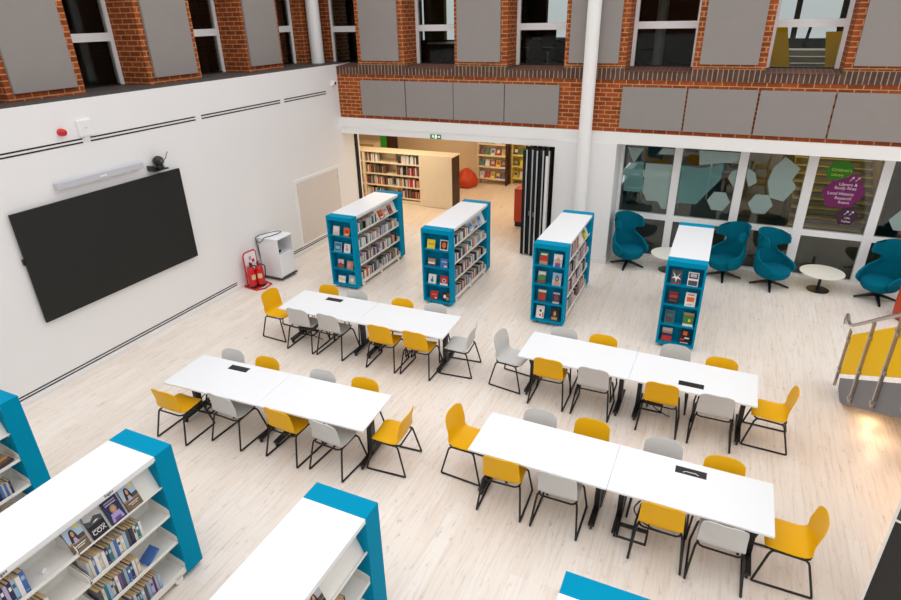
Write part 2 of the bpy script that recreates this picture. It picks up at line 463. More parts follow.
# ground floor glazed screen (frame of white mullions, one transom)
MUL = [(-2.12, -2.06), (-.99, -.83), (.31, .48), (1.57, 1.75), (2.85, 3.02), (4.1, 4.27)]
m = MB()
for a, b in MUL:
    m.box(a, b, YG-.04, YG+.08, 0, 2.78, ALU)
for (a0, a1), (b0, b1) in zip(MUL, MUL[1:]):
    m.box(a1, b0, YG-.03, YG+.08, .93, 1.055, ALU); m.box(a1, b0, YG-.03, YG+.08, 0, .05, ALU); m.box(a1, b0, YG-.03, YG+.08, 2.72, 2.78, ALU)
m.box(4.27, 9, YG-.04, YG+.3, 0, 2.78, WHITEWALL)
gw = struct(m.build('window_%d' % wi)); gwin = gw
for (a0, a1), (b0, b1) in zip(MUL, MUL[1:]):
    for p, q in ((.05, .93), (1.055, 2.72)):
        MB().box(a1, b0, YG+.02, YG+.032, p, q, GLASS).build('window_pane', gw)

# frosted vinyl on the panes (parts of the screen)
def vinyl(name, pts, mt, par=None, y=YG+.014):
    m = MB(); m.prism(list(reversed(pts)), y, y+.003, mt, 'y'); return m.build(name, par or gw)
def hexa(cx, cz, r, rot=0):
    return [(cx+r*math.cos(PI/3*k+rot), cz+r*math.sin(PI/3*k+rot)) for k in range(6)]
vinyl('frosted_shape', [(-2.0, 2.52), (-1.65, 2.52), (-1.84, 2.17)], FROST)
vinyl('frosted_shape', [(-2.01, 2.02), (-1.88, 2.2), (-1.62, 2.24), (-1.58, 1.6), (-1.6, 1.53), (-2.0, 1.52)], FROSTTEAL)
vinyl('frosted_shape', [(-1.575, 2.2), (-1.0, 2.2), (-1.0, 1.19), (-1.11, 1.19), (-1.22, 1.35), (-1.47, 1.35), (-1.575, 1.54)], FROST)
vinyl('frosted_shape', [(-1.33, 2.42), (-1.26, 2.55), (-1.0, 2.55), (-1.0, 2.42)], FROST)
vinyl('frosted_shape', [(-.82, 1.36), (-.4, 1.37), (.02, 1.97), (.02, 2.3), (-.42, 2.17), (-.82, 2.2)], FROSTTEAL)
vinyl('frosted_shape', [(-.46, 2.24), (.3, 2.36), (.3, 2.55), (-.5, 2.55)], FROST)
vinyl('frosted_hexagon', hexa(.045, 1.48, .235), FROST)
vinyl('frosted_hexagon', [(.15, 2.0), (.3, 1.8), (.3, 2.2), (.2, 2.15)], FROST)
vinyl('frosted_hexagon', hexa(.87, 1.5, .24), FROST)
vinyl('frosted_shape', [(.92, 1.99), (.98, 2.3), (1.15, 2.53), (1.47, 2.31), (1.36, 2.07), (1.47, 1.92), (1.29, 1.6), (1.02, 1.66)], FROST)
vinyl('frosted_hexagon', [(.5, 2.05), (.58, 1.85), (.72, 1.95), (.66, 2.15), (.5, 2.25)], FROST)
vinyl('frosted_hexagon', [(3.2, 1.42), (3.32, 1.22), (3.6, 1.22), (3.74, 1.45), (3.6, 1.7), (3.38, 1.68)], FROST)
vinyl('frosted_hexagon', hexa(3.55, 1.98, .22), FROST)

# skirting heater slots in the left wall: twin black linear grilles
def slot(i, y0, y1, z, h=.022, gap=.052):
    m = MB()
    for k in (0, 1):
        m.box(XL-.002, XL+.004, y0, y1, z-h/2-k*gap, z+h/2-k*gap, BLACK)
    struct(m.build('trim_%d' % i))
i = 1
for a, b in ((2.2, 3.2), (3.3, 4.6), (4.7, 6.19), (6.32, 8.48), (8.63, 10.93), (11.07, 12.66)):
    slot(i, a, b, 3.66); i += 1
for a, b in ((1.5, 8.72), (9.62, 12.45)):
    slot(i, a, b, .172, h=.021, gap=.047); i += 1
# access door in left wall
d = struct(MB().box(XL-.002, XL+.022, 11.0, 11.08, .19, 1.83, WHITEBEAM).box(XL-.002, XL+.022, 12.8, 12.88, .19, 1.83, WHITEBEAM)
           .box(XL-.002, XL+.022, 11.08, 12.8, 1.75, 1.83, WHITEBEAM).box(XL-.002, XL+.022, 11.08, 12.8, .19, .25, WHITEBEAM).build('door_1'))
MB().box(XL-.001, XL+.014, 11.085, 12.795, .255, 1.745, mat('off_white_door_paint', (226, 216, 208), .6, var=.015)).build('door_panel', d)
m = MB()
for y, z in ((11.1, 1.55), (11.1, .4), (12.76, 1.55), (12.76, .4)):
    m.box(XL+.014, XL+.02, y-.012, y+.012, z-.05, z+.05, SILVERDULL)
m.build('hinges', d)
# black jamb strip at the left of the library opening
struct(MB().box(XL-.01, XL+.03, 13.72, 13.84, 0, 2.585, BLACKFELT).build('trim_door_jamb'))

# structural pipe columns
m = MB().lathe([(.135, 0), (.135, 3.4), (.135, ZT)], WHITEBEAM, (-2.78, YB-.225, 0), n=40)
struct(m.build('wall_back_column'))
struct(MB().lathe([(.16, ZL), (.16, ZT)], WHITEBEAM, (-9.72, 13.3, 0), n=36).build('wall_left_column'))

# acoustic panels (each can be lifted off)
names = ['far left', 'second from the left', 'third from the left', 'fourth from the left', 'fifth from the left', 'far right']
k = 0
for cx in (-7.83, -5.31, -2.77, -.21, 2.33, 4.83):
    where = ['on the back brick pier nearest the corner', 'between the second and third back windows from the corner', 'behind the white pipe column', 'just right of the white pipe column',
             'at the top right corner of the photo', 'beyond the right photo edge'][k]
    tag(MB().box(cx-.51, cx+.51, YB-.05, YB-.002, 4.33, 6.05, GREYPANEL, .006).build('acoustic_panel'),
        'tall grey acoustic panel '+where, 'acoustic panel', 'tall panels on the back brick piers'); k += 1
k = 0
for y in (-1.38, 1.14, 3.67, 6.17, 8.69, 11.21):
    if y < 3: continue
    where = {1: 'hidden left of the photo edge', 2: 'at the top left corner of the photo', 3: 'second from left, above the wall screen end', 4: 'third from left, nearest the room corner'}[k+1]
    tag(MB().box(XP+.002, XP+.05, y-.51, y+.49, 4.365, 6.05, GREYPANEL, .006).build('acoustic_panel'),
        'tall grey panel on left brick wall, '+where, 'acoustic panel', 'tall panels on the left brick piers'); k += 1
low = [(-8.43, -7.2), (-7.175, -5.94), (-5.925, -4.69), (-4.67, -3.44), (-2.12, -.88), (-.85, .4), (.435, 1.66), (1.69, 2.93), (2.96, 4.2)]
for k, (a, b) in enumerate(low):
    if k < 4: w = ordi(k+1)+' from the corner in the row left of the white pipe column'
    else: w = ordi(k-3)+' from the white pipe column in the right-hand row'
    tag(MB().box(a, b, YB-.05, YB-.002, 3.06, 3.885, GREYPANEL, .006).build('acoustic_panel'), 'wide grey panel, '+w, 'acoustic panel', 'wide panels on the brick band')

# ------------------------------------------------------------------ things on the left wall
t = thing('wall_display', 'huge matt black display screen hung on the white left wall', 'screen', (XL, 6.295, 1.14))
MB().box(.03, .07, -1.525, 1.525, 0, 1.71, SCREEN, .003).build('screen_panel', t)
MB().box(.0, .03, -1.4, 1.4, .12, 1.62, BLACKPLAS).build('mounting_frame', t)
MB().box(.02, .05, -1.55, -1.525, .95, 1.04, BLACKPLAS).build('sensor', t)
t = thing('soundbar', 'long light grey soundbar on the white wall above the black screen', 'speaker', (XL, 6.3, 3.02))
MB().box(.02, .11, -.77, .77, 0, .105, mat('light_grey_speaker_cloth', (196, 197, 203), .8, var=.03, scale=80), .012).build('speaker_body', t)
MB().box(.11, .113, -.06, .06, .04, .062, WHITEPLAS).build('badge', t)
MB().box(0, .02, -.3, .3, .02, .08, WHITEPLAS).build('bracket', t)
t = thing('wall_camera', 'black video conference camera on small wall shelf above the screen', 'camera', (XL, 7.36, 2.92))
MB().box(0, .16, -.15, .16, 0, .02, BLACKPLAS, .004).box(.02, .16, -.17, -.12, .02, .1, BLACKPLAS).build('shelf_bracket', t)
MB().lathe([(0, .02), (.07, .02), (.075, .05), (.06, .08), (0, .085)], BLACKPLAS, (.09, .03, 0), 20).build('swivel_base', t)
MB().lathe([(0, -.08), (.06, -.07), (.085, -.03), (.09, 0), (.085, .03), (.06, .07), (0, .08)], BLACKPLAS, (.095, .03, .155), 20, 'y').build('camera_head', t)
MB().lathe([(0, 0), (.035, 0), (.03, .03), (0, .03)], mat('lens_grey', (90, 90, 95), .15), (.178, .03, .155), 16, 'x').build('lens', t)
m = MB().tube([(.01, .22, .12), (.05, .24, .17), (.02, .28, .2), (.04, .31, .26)], .006, BLACKPLAS, n=6).box(0, .02, .2, .3, 0, .12, WHITEPLAS, .004)
m.build('cable_plate', t)
t = thing('fire_alarm_sounder', 'round red fire alarm sounder on the white wall', 'alarm', (XL, 5.88, 3.81))
MB().lathe([(0, 0), (.055, 0), (.055, .05), (.05, .055), (0, .055)], RED, (0, 0, 0), 24, 'x').build('base', t)
MB().lathe([(0, .055), (.05, .055), (.048, .09), (.03, .11), (0, .115)], RED, (0, 0, 0), 24, 'x').build('lens', t)
t = thing('wireless_access_point', 'white square wireless access point beside the red alarm', 'access point', (XL, 6.265, 3.82))
MB().box(.0, .055, -.12, .12, -.125, .125, WHITEPLAS, .025).build('casing', t)
MB().box(.055, .057, -.02, .02, -.012, .012, mat('pale_grey_logo', (214, 214, 216), .5)).build('badge', t)
MB().box(0, .02, -.05, .05, -.2, -.125, WHITEPLAS, .004).build('cable_cover', t)
t = thing('security_camera', 'small white security camera with black lens high in the room corner', 'camera', (XL, 12.96, 3.82))
MB().box(0, .03, -.05, .05, -.06, .06, WHITEPLAS, .006).build('mount', t)
MB().lathe([(0, .03), (.045, .03), (.05, .06), (.045, .09), (0, .09)], WHITEPLAS, (0, 0, 0), 20, 'x').build('housing', t)
MB().lathe([(0, .09), (.032, .09), (.028, .105), (0, .11)], BLACKPLAS, (0, 0, 0), 20, 'x').build('lens', t)

# exit sign on the beam
t = thing('exit_sign', 'small green illuminated emergency exit sign on the white beam', 'sign', (-6.41, YB-.04, 2.645))
MB().box(-.14, .14, -.02, 0, -.05, .05, EXITGREEN).build('sign_box', t)
m = MB()
y = -.0215
def fl2(M, pts, mt, y):
    M.poly([(p[0], y, p[1]) for p in pts], mt)
m.lathe([(0, 0), (.011, 0), (.011, .001), (0, .001)], EXITWHITE, (-.065, y-.001, .035), 12, 'y')
for q in ([(-.085, .022), (-.06, .024), (-.05, -.002), (-.068, -.006)], [(-.068, -.004), (-.05, -.004), (-.03, -.04), (-.042, -.044)], [(-.07, -.004), (-.058, -.004), (-.08, -.03), (-.105, -.03), (-.104, -.022), (-.085, -.022)],
          [(-.06, .022), (-.03, .004), (-.034, -.003), (-.06, .012)], [(-.083, .022), (-.105, .004), (-.1, -.001), (-.078, .012)],
          [(-.015, -.045), (.03, -.045), (.03, .045), (-.015, .045)], [(.05, -.008), (.09, -.008), (.09, .008), (.05, .008)], [(.085, -.03), (.125, 0), (.085, .03)]):
    fl2(m, q, EXITWHITE, y)
m.build('pictogram', t)

# ------------------------------------------------------------------ white trolley cabinet with cable
t = thing('trolley_cabinet', 'white trolley cabinet with open top compartment against the left wall', 'cabinet', (-8.775, 9.72, 0), math.radians(-1))
m = MB()
hx, hy = .265, .245
m.box(-hx, hx, -hy, -hy+.02, .07, .95, WHITELAM); m.box(-hx, -hx+.02, -hy+.02, hy, .07, .95, WHITELAM); m.box(-hx+.02, hx, hy-.02, hy, .07, .95, WHITELAM)
m.box(-hx+.02, hx-.02, -hy+.02, hy-.02, .07, .09, WHITELAM); m.box(-hx+.02, hx-.02, -hy+.02, hy-.02, .58, .6, WHITELAM)
m.build('carcass', t)
MB().box(hx-.02, hx, -hy+.02, hy-.02, .09, .585, WHITELAM, .003).build('door', t)
MB().box(-hx-.015, hx+.015, -hy-.015, hy+.015, .955, .97, WHITELAM, .003).build('top_panel', t)
MB().box(-.05, .14, -.15, -.02, .6, .65, BLACKPLAS, .004).build('socket_block', t)
m = MB().box(-hx-.02, hx+.02, -hy-.02, hy+.02, .045, .07, mat('dark_grey_bumper', (70, 70, 72), .6))
m.build('bumper', t)
for sx in (-1, 1):
    for sy in (-1, 1):
        MB().lathe([(0, -.015), (.028, -.015), (.028, .015), (0, .015)], BLACKPLAS, (sx*.22, sy*.2, .028), 16, 'x').build('castor', t)
m = MB()
pts = [(-.285, -.2, .35), (-.3, -.275, .88), (-.285, -.22, .979), (-.24, 0, .979), (-.17, .15, .979), (-.09, .235, .979), (.0, .22, .979), (.02, .1, .979), (-.02, -.1, .979), (-.07, -.25, .979), (-.12, -.275, .91), (-.2, -.28, .86), (-.28, -.282, .89), (-.295, -.27, .96), (-.27, -.2, .979)]
cv = bpy.data.curves.new('tmp', 'CURVE')
def smooth_pts(P, sub=6):
    P = [Vector(p) for p in P]; out = []
    for i in range(len(P)-1):
        p0 = P[max(0, i-1)]; p1 = P[i]; p2 = P[i+1]; p3 = P[min(len(P)-1, i+2)]
        for s in range(sub):
            u = s/sub
            out.append(.5*((2*p1)+(p2-p0)*u+(2*p0-5*p1+4*p2-p3)*u*u+(3*p1-p0-3*p2+p3)*u**3))
    out.append(P[-1]); return out
bpy.data.curves.remove(cv)
o = MB().tube(smooth_pts(pts), .008, BLACKPLAS, n=6).build('power_cable', loc=(-8.775, 9.72, 0), rz=math.radians(-1))
tag(o, 'black power cable looped over the white trolley cabinet', 'cable')

# fire extinguisher stand
t = thing('extinguisher_stand', 'red tubular fire extinguisher stand with notice panel by the left wall', 'stand', (-8.84, 9.07, 0), math.radians(-4))
base = [(-.22, -.2, .015), (.14, -.22, .015), (.24, -.06, .015), (.2, .18, .015), (-.02, .23, .015), (-.2, .17, .015)]
MB().tube(base, .016, RED, closed=True).build('base_loop', t)
MB().tube([(-.14, -.18, .015), (-.14, -.18, .3), (-.13, -.19, .72), (-.13, -.14, .79), (-.13, .12, .79), (-.13, .17, .72), (-.14, .17, .3), (-.14, .18, .015)], .016, RED).tube([(-.14, -.18, .25), (-.14, .17, .25)], .012, RED).build('back_frame', t)
MB().box(-.132, -.12, -.17, .15, .5, .76, WHITEPLAS).build('notice_panel', t)
MB().box(-.12, -.118, -.05, .02, .6, .68, mat('pale_pink_print', (224, 150, 170), .6)).box(-.12, -.118, .03, .1, .53, .6, RED).build('notice_print', t)
MB().box(-.16, .12, -.17, .15, .022, .03, RED).build('base_plate', t)
def extinguisher(x, y, h, r, label, rz):
    e = thing('fire_extinguisher', label, 'fire extinguisher', (-8.84+x, 9.07+y, .03), rz)
    MB().lathe([(0, 0), (r, 0), (r, .04)], BLACKPLAS, (0, 0, 0), 24).build('foot_ring', e)
    MB().lathe([(0, .04), (r, .04), (r, h-.12), (r*.8, h-.06), (r*.35, h-.03), (r*.3, h), (0, h)], RED, (0, 0, 0), 24).build('cylinder', e)
    m = MB()
    n = 8
    P = [[((r+.002)*math.cos(a), (r+.002)*math.sin(a), z) for a in [(-.55+1.1*k/n) for k in range(n+1)]] for z in (h*.38, h*.6)]
    m.grid(P, mat('cream_label', (216, 190, 150), .5)); m.build('instruction_label', e)
    MB().box(-.02, .1, -.014, .014, h, h+.035, BLACKPLAS, .004).box(-.02, .09, -.012, .012, h+.05, h+.065, BLACKPLAS).box(-.02, .0, -.012, .012, h+.03, h+.055, BLACKPLAS).build('valve_handle', e)
    MB().tube(smooth_pts([(0, .02, h-.01), (.02, r+.03, h-.05), (.02, r+.03, h*.6), (.02, r+.015, h*.3)]), .012, BLACKPLAS).build('hose', e)
extinguisher(.06, .02, .5, .088, 'red water fire extinguisher with cream label on front of red stand', math.radians(-50))
extinguisher(-.03, -.13, .5, .085, 'red fire extinguisher at rear left of the red stand', math.radians(-20))

# ------------------------------------------------------------------ books
def dark(c, f): return tuple(int(v*f) for v in c)
PAL = {'white': (232, 230, 226), 'cream': (222, 210, 188), 'pale grey': (190, 190, 194), 'dark grey': (74, 74, 80), 'black': (24, 24, 28), 'navy': (34, 42, 84), 'blue': (66, 108, 176), 'pale blue': (150, 184, 214),
       'purple': (112, 76, 140), 'lilac': (186, 172, 204), 'teal': (36, 124, 134), 'green': (70, 128, 66), 'red': (184, 44, 44), 'orange': (222, 104, 44), 'yellow': (232, 208, 40), 'brown': (118, 78, 54), 'tan': (176, 140, 102), 'pink': (216, 140, 168)}
def cov(c): return mat('cover_'+c.replace(' ', '_'), PAL[c], .4, var=.08, scale=25)
NBOOK = [0]; BUDGET = 300
STUFF = MB()
DARKPAGES = mat('dark_case_tops', (52, 48, 46), .6)
PALEPAGES = mat('pale_page_edges', (206, 196, 180), .9)
PG = [PAGES]
def book_into(M, c, w, d, h, band=None, T=None):
    """upright book, spine towards +x at x=0, width along y, depth towards -x, base z=0; T transforms points"""
    T = T or (lambda p: p); cm = cov(c)
    def q(P, mt): M.poly([T(p) for p in P], mt)
    x0, x1 = -d, 0; i = .0025; zt = h-.004
    q([(x1, 0, 0), (x1, w, 0), (x1, w, h), (x1, 0, h)], cm)
    q([(x0, 0, 0), (x1, 0, 0), (x1, 0, h), (x0, 0, h)], cm)
    q([(x1, w, 0), (x0, w, 0), (x0, w, h), (x1, w, h)], cm)
    q([(x0, i, zt), (x1-i, i, zt), (x1-i, w-i, zt), (x0, w-i, zt)], random.choice(PG))
    q([(x0+i, 0, 0), (x0+i, 0, h), (x0+i, w, h), (x0+i, w, 0)], PAGES)
    q([(x0, 0, 0), (x0, w, 0), (x1, w, 0), (x1, 0, 0)], cm)
    for a, b in ((0, i), (w-i, w)):
        q([(x0, a, h), (x1, a, h), (x1, b, h), (x0, b, h)], cm)
    q([(x1-i, i, h), (x1, i, h), (x1, w-i, h), (x1-i, w-i, h)], cm)
    if band:
        bm_ = cov(band)
        for z0, z1 in (((h*.56, h*.84),) if w < .027 else ((h*.62, h*.8), (h*.1, h*.15))):
            q([(x1+.0008, w*.16, z0), (x1+.0008, w*.84, z0), (x1+.0008, w*.84, z1), (x1+.0008, w*.16, z1)], bm_)
def spine_book(x, y, z, c, w, d, h, label, group, band=None, tilt=0., sgn=1):
    """x is the spine plane; sgn=1 spine faces +x"""
    if NBOOK[0] < BUDGET:
        M = MB(); book_into(M, c, w, d, h, band)
        o = M.build('book', loc=(x, y, z)); o.rotation_euler = (tilt, 0, 0)
        tag(o, label, 'book', group); NBOOK[0] += 1
    else:
        ct, st = math.cos(tilt), math.sin(tilt)
        book_into(STUFF, c, w, d, h, band, lambda p: (x+p[0], y+p[1]*ct-p[2]*st, z+p[1]*st+p[2]*ct))
def front_book(loc, rot, c, w, h, label, group, art=(), t=.02, force=False):
    """face-out book: cover faces -y locally, base z=0, centred on x. art: list of (polygon in unit cover coords, colour)"""
    M = MB(); cm = cov(c) if isinstance(c, str) else c
    M.box(-w/2, w/2, 0, .003, 0, h, cm); M.box(-w/2, -w/2+.003, .003, t, 0, h, cm); M.box(-w/2+.003, w/2-.004, .003, t-.003, .003, h-.003, PAGES); M.box(-w/2, w/2, t-.003, t, 0, h, cm)
    for k, (poly, col) in enumerate(art):
        mt = cov(col) if isinstance(col, str) else col
        yy = -.0006-.0004*k
        M.poly([((p[0]-.5)*w, yy, p[1]*h) for p in poly], mt)
    o = M.build('book', loc=loc); o.rotation_euler = rot
    tag(o, label, 'book', group); NBOOK[0] += 1
    return o
def R_(a, b, c, d): return [(a, b), (c, b), (c, d), (a, d)]
def ell(cx, cy, rx, ry, n=14): return [(cx+rx*math.cos(2*PI*k/n), cy+ry*math.sin(2*PI*k/n)) for k in range(n)]
SKIN = mat('printed_skin_tone', (206, 152, 120), .45); HAIR = mat('printed_dark_hair', (52, 32, 26), .45); SKY = mat('printed_sky', (176, 200, 222), .45)
LILACP = mat('printed_lilac', (176, 156, 206), .45)
def portrait(bg, cloth, title='white', sun=False):
    a = [(R_(.0, .4, 1, 1), bg), (R_(.0, .36, 1, .44), 'tan'), (R_(.62, .4, 1, .56), 'dark grey'), (ell(.42, .68, .17, .2), HAIR), ([(.24, .7), (.6, .7), (.66, .42), (.18, .42)], HAIR), (ell(.43, .7, .085, .11), SKIN),
         ([(.3, .36), (.58, .36), (.5, .56), (.37, .56)], 'lilac'), (R_(.0, .0, 1, .36), cloth), (R_(.16, .24, .84, .275), title), (R_(.3, .17, .74, .2), title), (R_(.24, .06, .76, .08), 'tan')]
    if sun: a.insert(1, (ell(.78, .87, .11, .075), 'yellow'))
    return a
def scene_art(top, mid, low, title='white'):
    return [(R_(.03, .6, .97, .97), top), ([(.03, .3), (.97, .3), (.97, .66), (.5, .72), (.03, .6)], mid), (R_(.03, .03, .97, .3), low), (R_(.14, .76, .86, .88), title)]
def block_art(a, b):
    return [(R_(.1, .55, .9, .9), a), (R_(.1, .12, .9, .3), b)]

# ------------------------------------------------------------------ mobile blue bookcases
BW, BH = .62, 1.6
def niche_cap(M, y0, y1, face):
    """blue end unit; four niches open towards face (-1: -y, +1: +y); face 0: plain"""
    h = BW/2; zb = .06
    t = .028
    yb_ = y1 if face < 0 else y0     # closed back side
    M.box(-h, -h+.035, y0, y1, zb, BH-.001, BLUE); M.box(h-.035, h, y0, y1, zb, BH-.001, BLUE)
    M.box(-h+.035, h-.035, y0, y1, BH-.085, BH-.001, BLUE); M.box(-h+.035, h-.035, y0, y1, zb, zb+.04, BLUE)
    a, b = (yb_-.03, yb_) if face < 0 else (yb_, yb_+.03)
    M.box(-h+.035, h-.035, a, b, zb+.04, BH-.085, BLUEIN)
    p, q = (y0+.004, yb_-.03) if face < 0 else (yb_+.03, y1-.004)
    for z in (.44, .81, 1.18):
        M.box(-h+.035, h-.035, p, q, z-.014, z+.012, BLUEIN)
def bookcase(label, cx, y0, y1, sides=(1,), near_cap=True):
    t = thing('mobile_bookcase', label, 'bookcase', (cx, y0, 0), 0, 'blue ended mobile bookcases')
    L = y1-y0; h = BW/2
    M = MB(); niche_cap(M, 0, .2, -1); M.build('end_unit', t)
    M = MB(); niche_cap(M, L-.2, L, 1); M.build('end_unit', t)
    MB().box(-h, h, .2, L-.2, BH-.045, BH, WHITELAM, .002).box(-h+.02, h-.02, .2, L-.2, BH-.075, BH-.045, WHITEMET).build('top_panel', t)
    MB().box(-.012, .012, .2, L-.2, .12, BH-.08, WHITEMET).build('back_panel', t)
    ymid = L/2
    for s in (-1, 1):
        for bi, (a, b) in enumerate(((.2, ymid-.004), (ymid+.004, L-.2))):
            for zi, z in enumerate((.14, .51, .87, 1.23)):
                M = MB(); xe = s*(h-.018)
                flat = not (bi == 1 and zi == 3)
                if flat:
                    M.box(s*.012, xe, a, b, z-.028, z-.014, WHITEMET)
                    M.box(xe-s*.012, xe, a, b, z-.014, z+.006, WHITEMET)
                    if zi == 0:
                        M.box(xe-s*.02, xe, a, b, .072, z-.028, WHITEMET)
                    for ye in (a, b-.006):   # bracket ends
                        x1 = s*.012; x2 = xe
                        M.prism([(x1, z-.014), (x2, z-.014), (x2, z+.055), (x2-s*.03, z+.07), (x1, z+.135)], ye, ye+.006, WHITEMET, 'y')
                else:
                    # sloping display shelf with a lip
                    xa, za, xb, zb2 = s*.15, 1.47, s*(h-.05), z-.03
                    M.prism([(xa, za), (xa, za-.014), (xb, zb2-.014), (xe+s*.004, zb2+.012), (xe, zb2+.03), (xb, zb2)], a, b, WHITEMET, 'y')
                    for ye in (a, b-.006):
                        M.prism([(s*.012, 1.47), (s*.012, 1.17), (xb, 1.17), (xb, zb2), (xa, za)], ye, ye+.005, WHITEMET, 'y')
                M.build('display_shelf' if not flat else 'shelf', t)
    for sx in (-1, 1):
        for yy in (.3, ymid, L-.3):
            M = MB().lathe([(0, -.014), (.045, -.014), (.045, .014), (0, .014)], WHITEPLAS, (sx*(h-.035), yy, .045), 18, 'x').box(sx*(h-.035)-.02, sx*(h-.035)+.02, yy-.03, yy+.03, .07, .1, SILVERDULL)
            M.build('castor', t)
    for yy in (.1, L-.1):
        for sx in (-1, 1):
            MB().lathe([(.02, 0), (.02, .065)], BLACKPLAS, (sx*.2, yy, 0), 12).build('foot', t)
    return t
Y0, Y1 = 9.66, 11.81
B1x, B2x, B3x, B4x = -6.98, -4.78, -2.525, -.258
bookcase('blue-ended white mobile bookcase nearest the white trolley cabinet', B1x, Y0, Y1)
bookcase('blue-ended mobile bookcase second from left in the middle row', B2x, Y0, Y1)
bookcase('blue-ended mobile bookcase beside the black folding partition', B3x, Y0, Y1)
bookcase('blue-ended mobile bookcase in front of the teal armchairs', B4x, Y0, Y1)
F1x, F2x, F3x, F4x = -6.96, -4.72, -2.487, -.25
FY0, FY1 = .9, 3.02
bookcase('foreground bookcase cut off by the left photo edge', F1x, FY0, FY1-.06)
bookcase('large foreground bookcase full of paperbacks at bottom left', F2x, FY0, FY1)
bookcase('foreground bookcase with white top at bottom centre', F3x, FY0+.12, FY1+.13)
bookcase('foreground bookcase showing only its blue end at bottom edge', F4x, FY0+.1, FY1+.09)

# face-out books in the end niches -------------------------------------------------
ROWN = ['bottom', 'third', 'second', 'top']
def caps(cx, where, rows):
    """rows from the top: each two (colour, art, w, h, side shift)"""
    for r, pair in enumerate(rows):
        z = (1.18, .81, .44, .1)[r]+.013
        for s, (c, art, w, h, dx) in enumerate(pair):
            x = cx+(-.125 if s == 0 else .135)+dx
            side = 'left' if s == 0 else 'right'
            lab = '%s book face-out, %s shelf, %s niche, bookcase %s' % (c, ['top', 'second', 'third', 'bottom'][r], side, where)
            front_book((x, Y0+.035, z), (math.radians(-14), 0, 0), c, w, h, lab, 'face-out books in the bookcase ends', art)
P1 = lambda *k: portrait(*k)
caps(B1x, 'by the white trolley cabinet', [
    (('cream', block_art('white', 'pale grey'), .155, .19, 0), ('orange', [(R_(.2, .4, .8, .7), 'red'), (R_(.2, .15, .8, .3), 'cream')], .14, .18, 0)),
    (('pale blue', [(R_(.06, .1, .94, .9), 'teal'), (R_(.2, .3, .8, .6), 'pale blue')], .175, .2, 0), ('white', [(ell(.5, .4, .25, .2), 'pink'), (R_(.3, .6, .6, .9), 'lilac')], .15, .19, -.03)),
    (('brown', [(R_(.05, .5, .95, .95), 'pale grey'), (ell(.5, .4, .2, .25), 'red')], .155, .2, .03), ('tan', [(ell(.4, .5, .25, .3), 'pink'), (R_(.55, .1, .95, .5), 'orange')], .155, .18, 0)),
    (('white', [(R_(.1, .3, .9, .7), 'cream')], .17, .15, .02), ('pale blue', [(ell(.5, .5, .3, .3), 'yellow'), (ell(.5, .5, .15, .2), 'white')], .17, .19, .02))])
caps(B2x, 'second from left', [
    (('yellow', [(R_(.15, .45, .85, .6), 'tan')], .165, .18, 0), ('white', [(R_(.08, .1, .92, .92), 'black'), (ell(.5, .5, .25, .3), 'orange')], .17, .2, .02)),
    (('dark grey', [(R_(.05, .5, .95, .9), 'tan'), (R_(.05, .3, .95, .5), 'white')], .165, .17, 0), ('blue', [(R_(.5, .1, .9, .3), 'cream'), (R_(.15, .6, .85, .75), 'pale blue')], .16, .185, .01)),
    (('white', [(ell(.5, .35, .2, .2), 'teal'), (R_(.45, .5, .6, .75), 'green')], .165, .19, 0), ('red', [(R_(.0, .0, 1, .2), 'white'), (ell(.5, .5, .28, .24), 'pale grey'), (ell(.5, .5, .16, .14), 'red')], .17, .19, 0)),
    (('red', [(R_(.15, .5, .85, .7), 'orange'), (ell(.75, .2, .12, .1), 'white')], .16, .17, .03), ('black', [(ell(.35, .5, .2, .22), 'white'), (R_(.55, .1, .9, .5), 'tan'), (R_(.6, .6, .95, .9), 'red')], .165, .18, .03))])
caps(B3x, 'beside the black partition', [
    (('brown', scene_art('green', 'red', 'tan'), .155, .235, 0), ('pale grey', [(R_(.0, .6, 1, 1), 'white'), (ell(.5, .45, .25, .3), SKIN), (R_(.2, 0, .8, .3), 'purple')], .155, .225, 0)),
    (('dark grey', scene_art('pale grey', 'green', 'brown'), .15, .235, -.02), ('pale grey', [(R_(0, .45, 1, 1), 'pale blue'), (ell(.5, .55, .2, .25), HAIR), (ell(.5, .55, .11, .14), SKIN), (R_(.2, .05, .8, .35), SKIN)], .16, .235, 0)),
    (('brown', [(R_(0, .8, 1, 1), 'cream'), (ell(.5, .5, .35, .3), 'red'), (R_(0, 0, 1, .2), 'dark grey')], .15, .23, 0), ('navy', [(ell(.5, .5, .3, .25), 'brown'), (R_(.1, .8, .9, .95), 'lilac'), (R_(.1, .05, .9, .2), 'pale grey')], .155, .23, .01)),
    (('white', [(ell(.55, .6, .15, .1), 'black'), (ell(.55, .25, .12, .1), 'red'), (R_(.8, .1, .95, .5), 'tan')], .15, .24, -.02), ('black', [(ell(.5, .5, .3, .42), HAIR), (ell(.5, .55, .16, .2), SKIN), (R_(.15, .05, .85, .28), 'tan')], .16, .24, 0))])
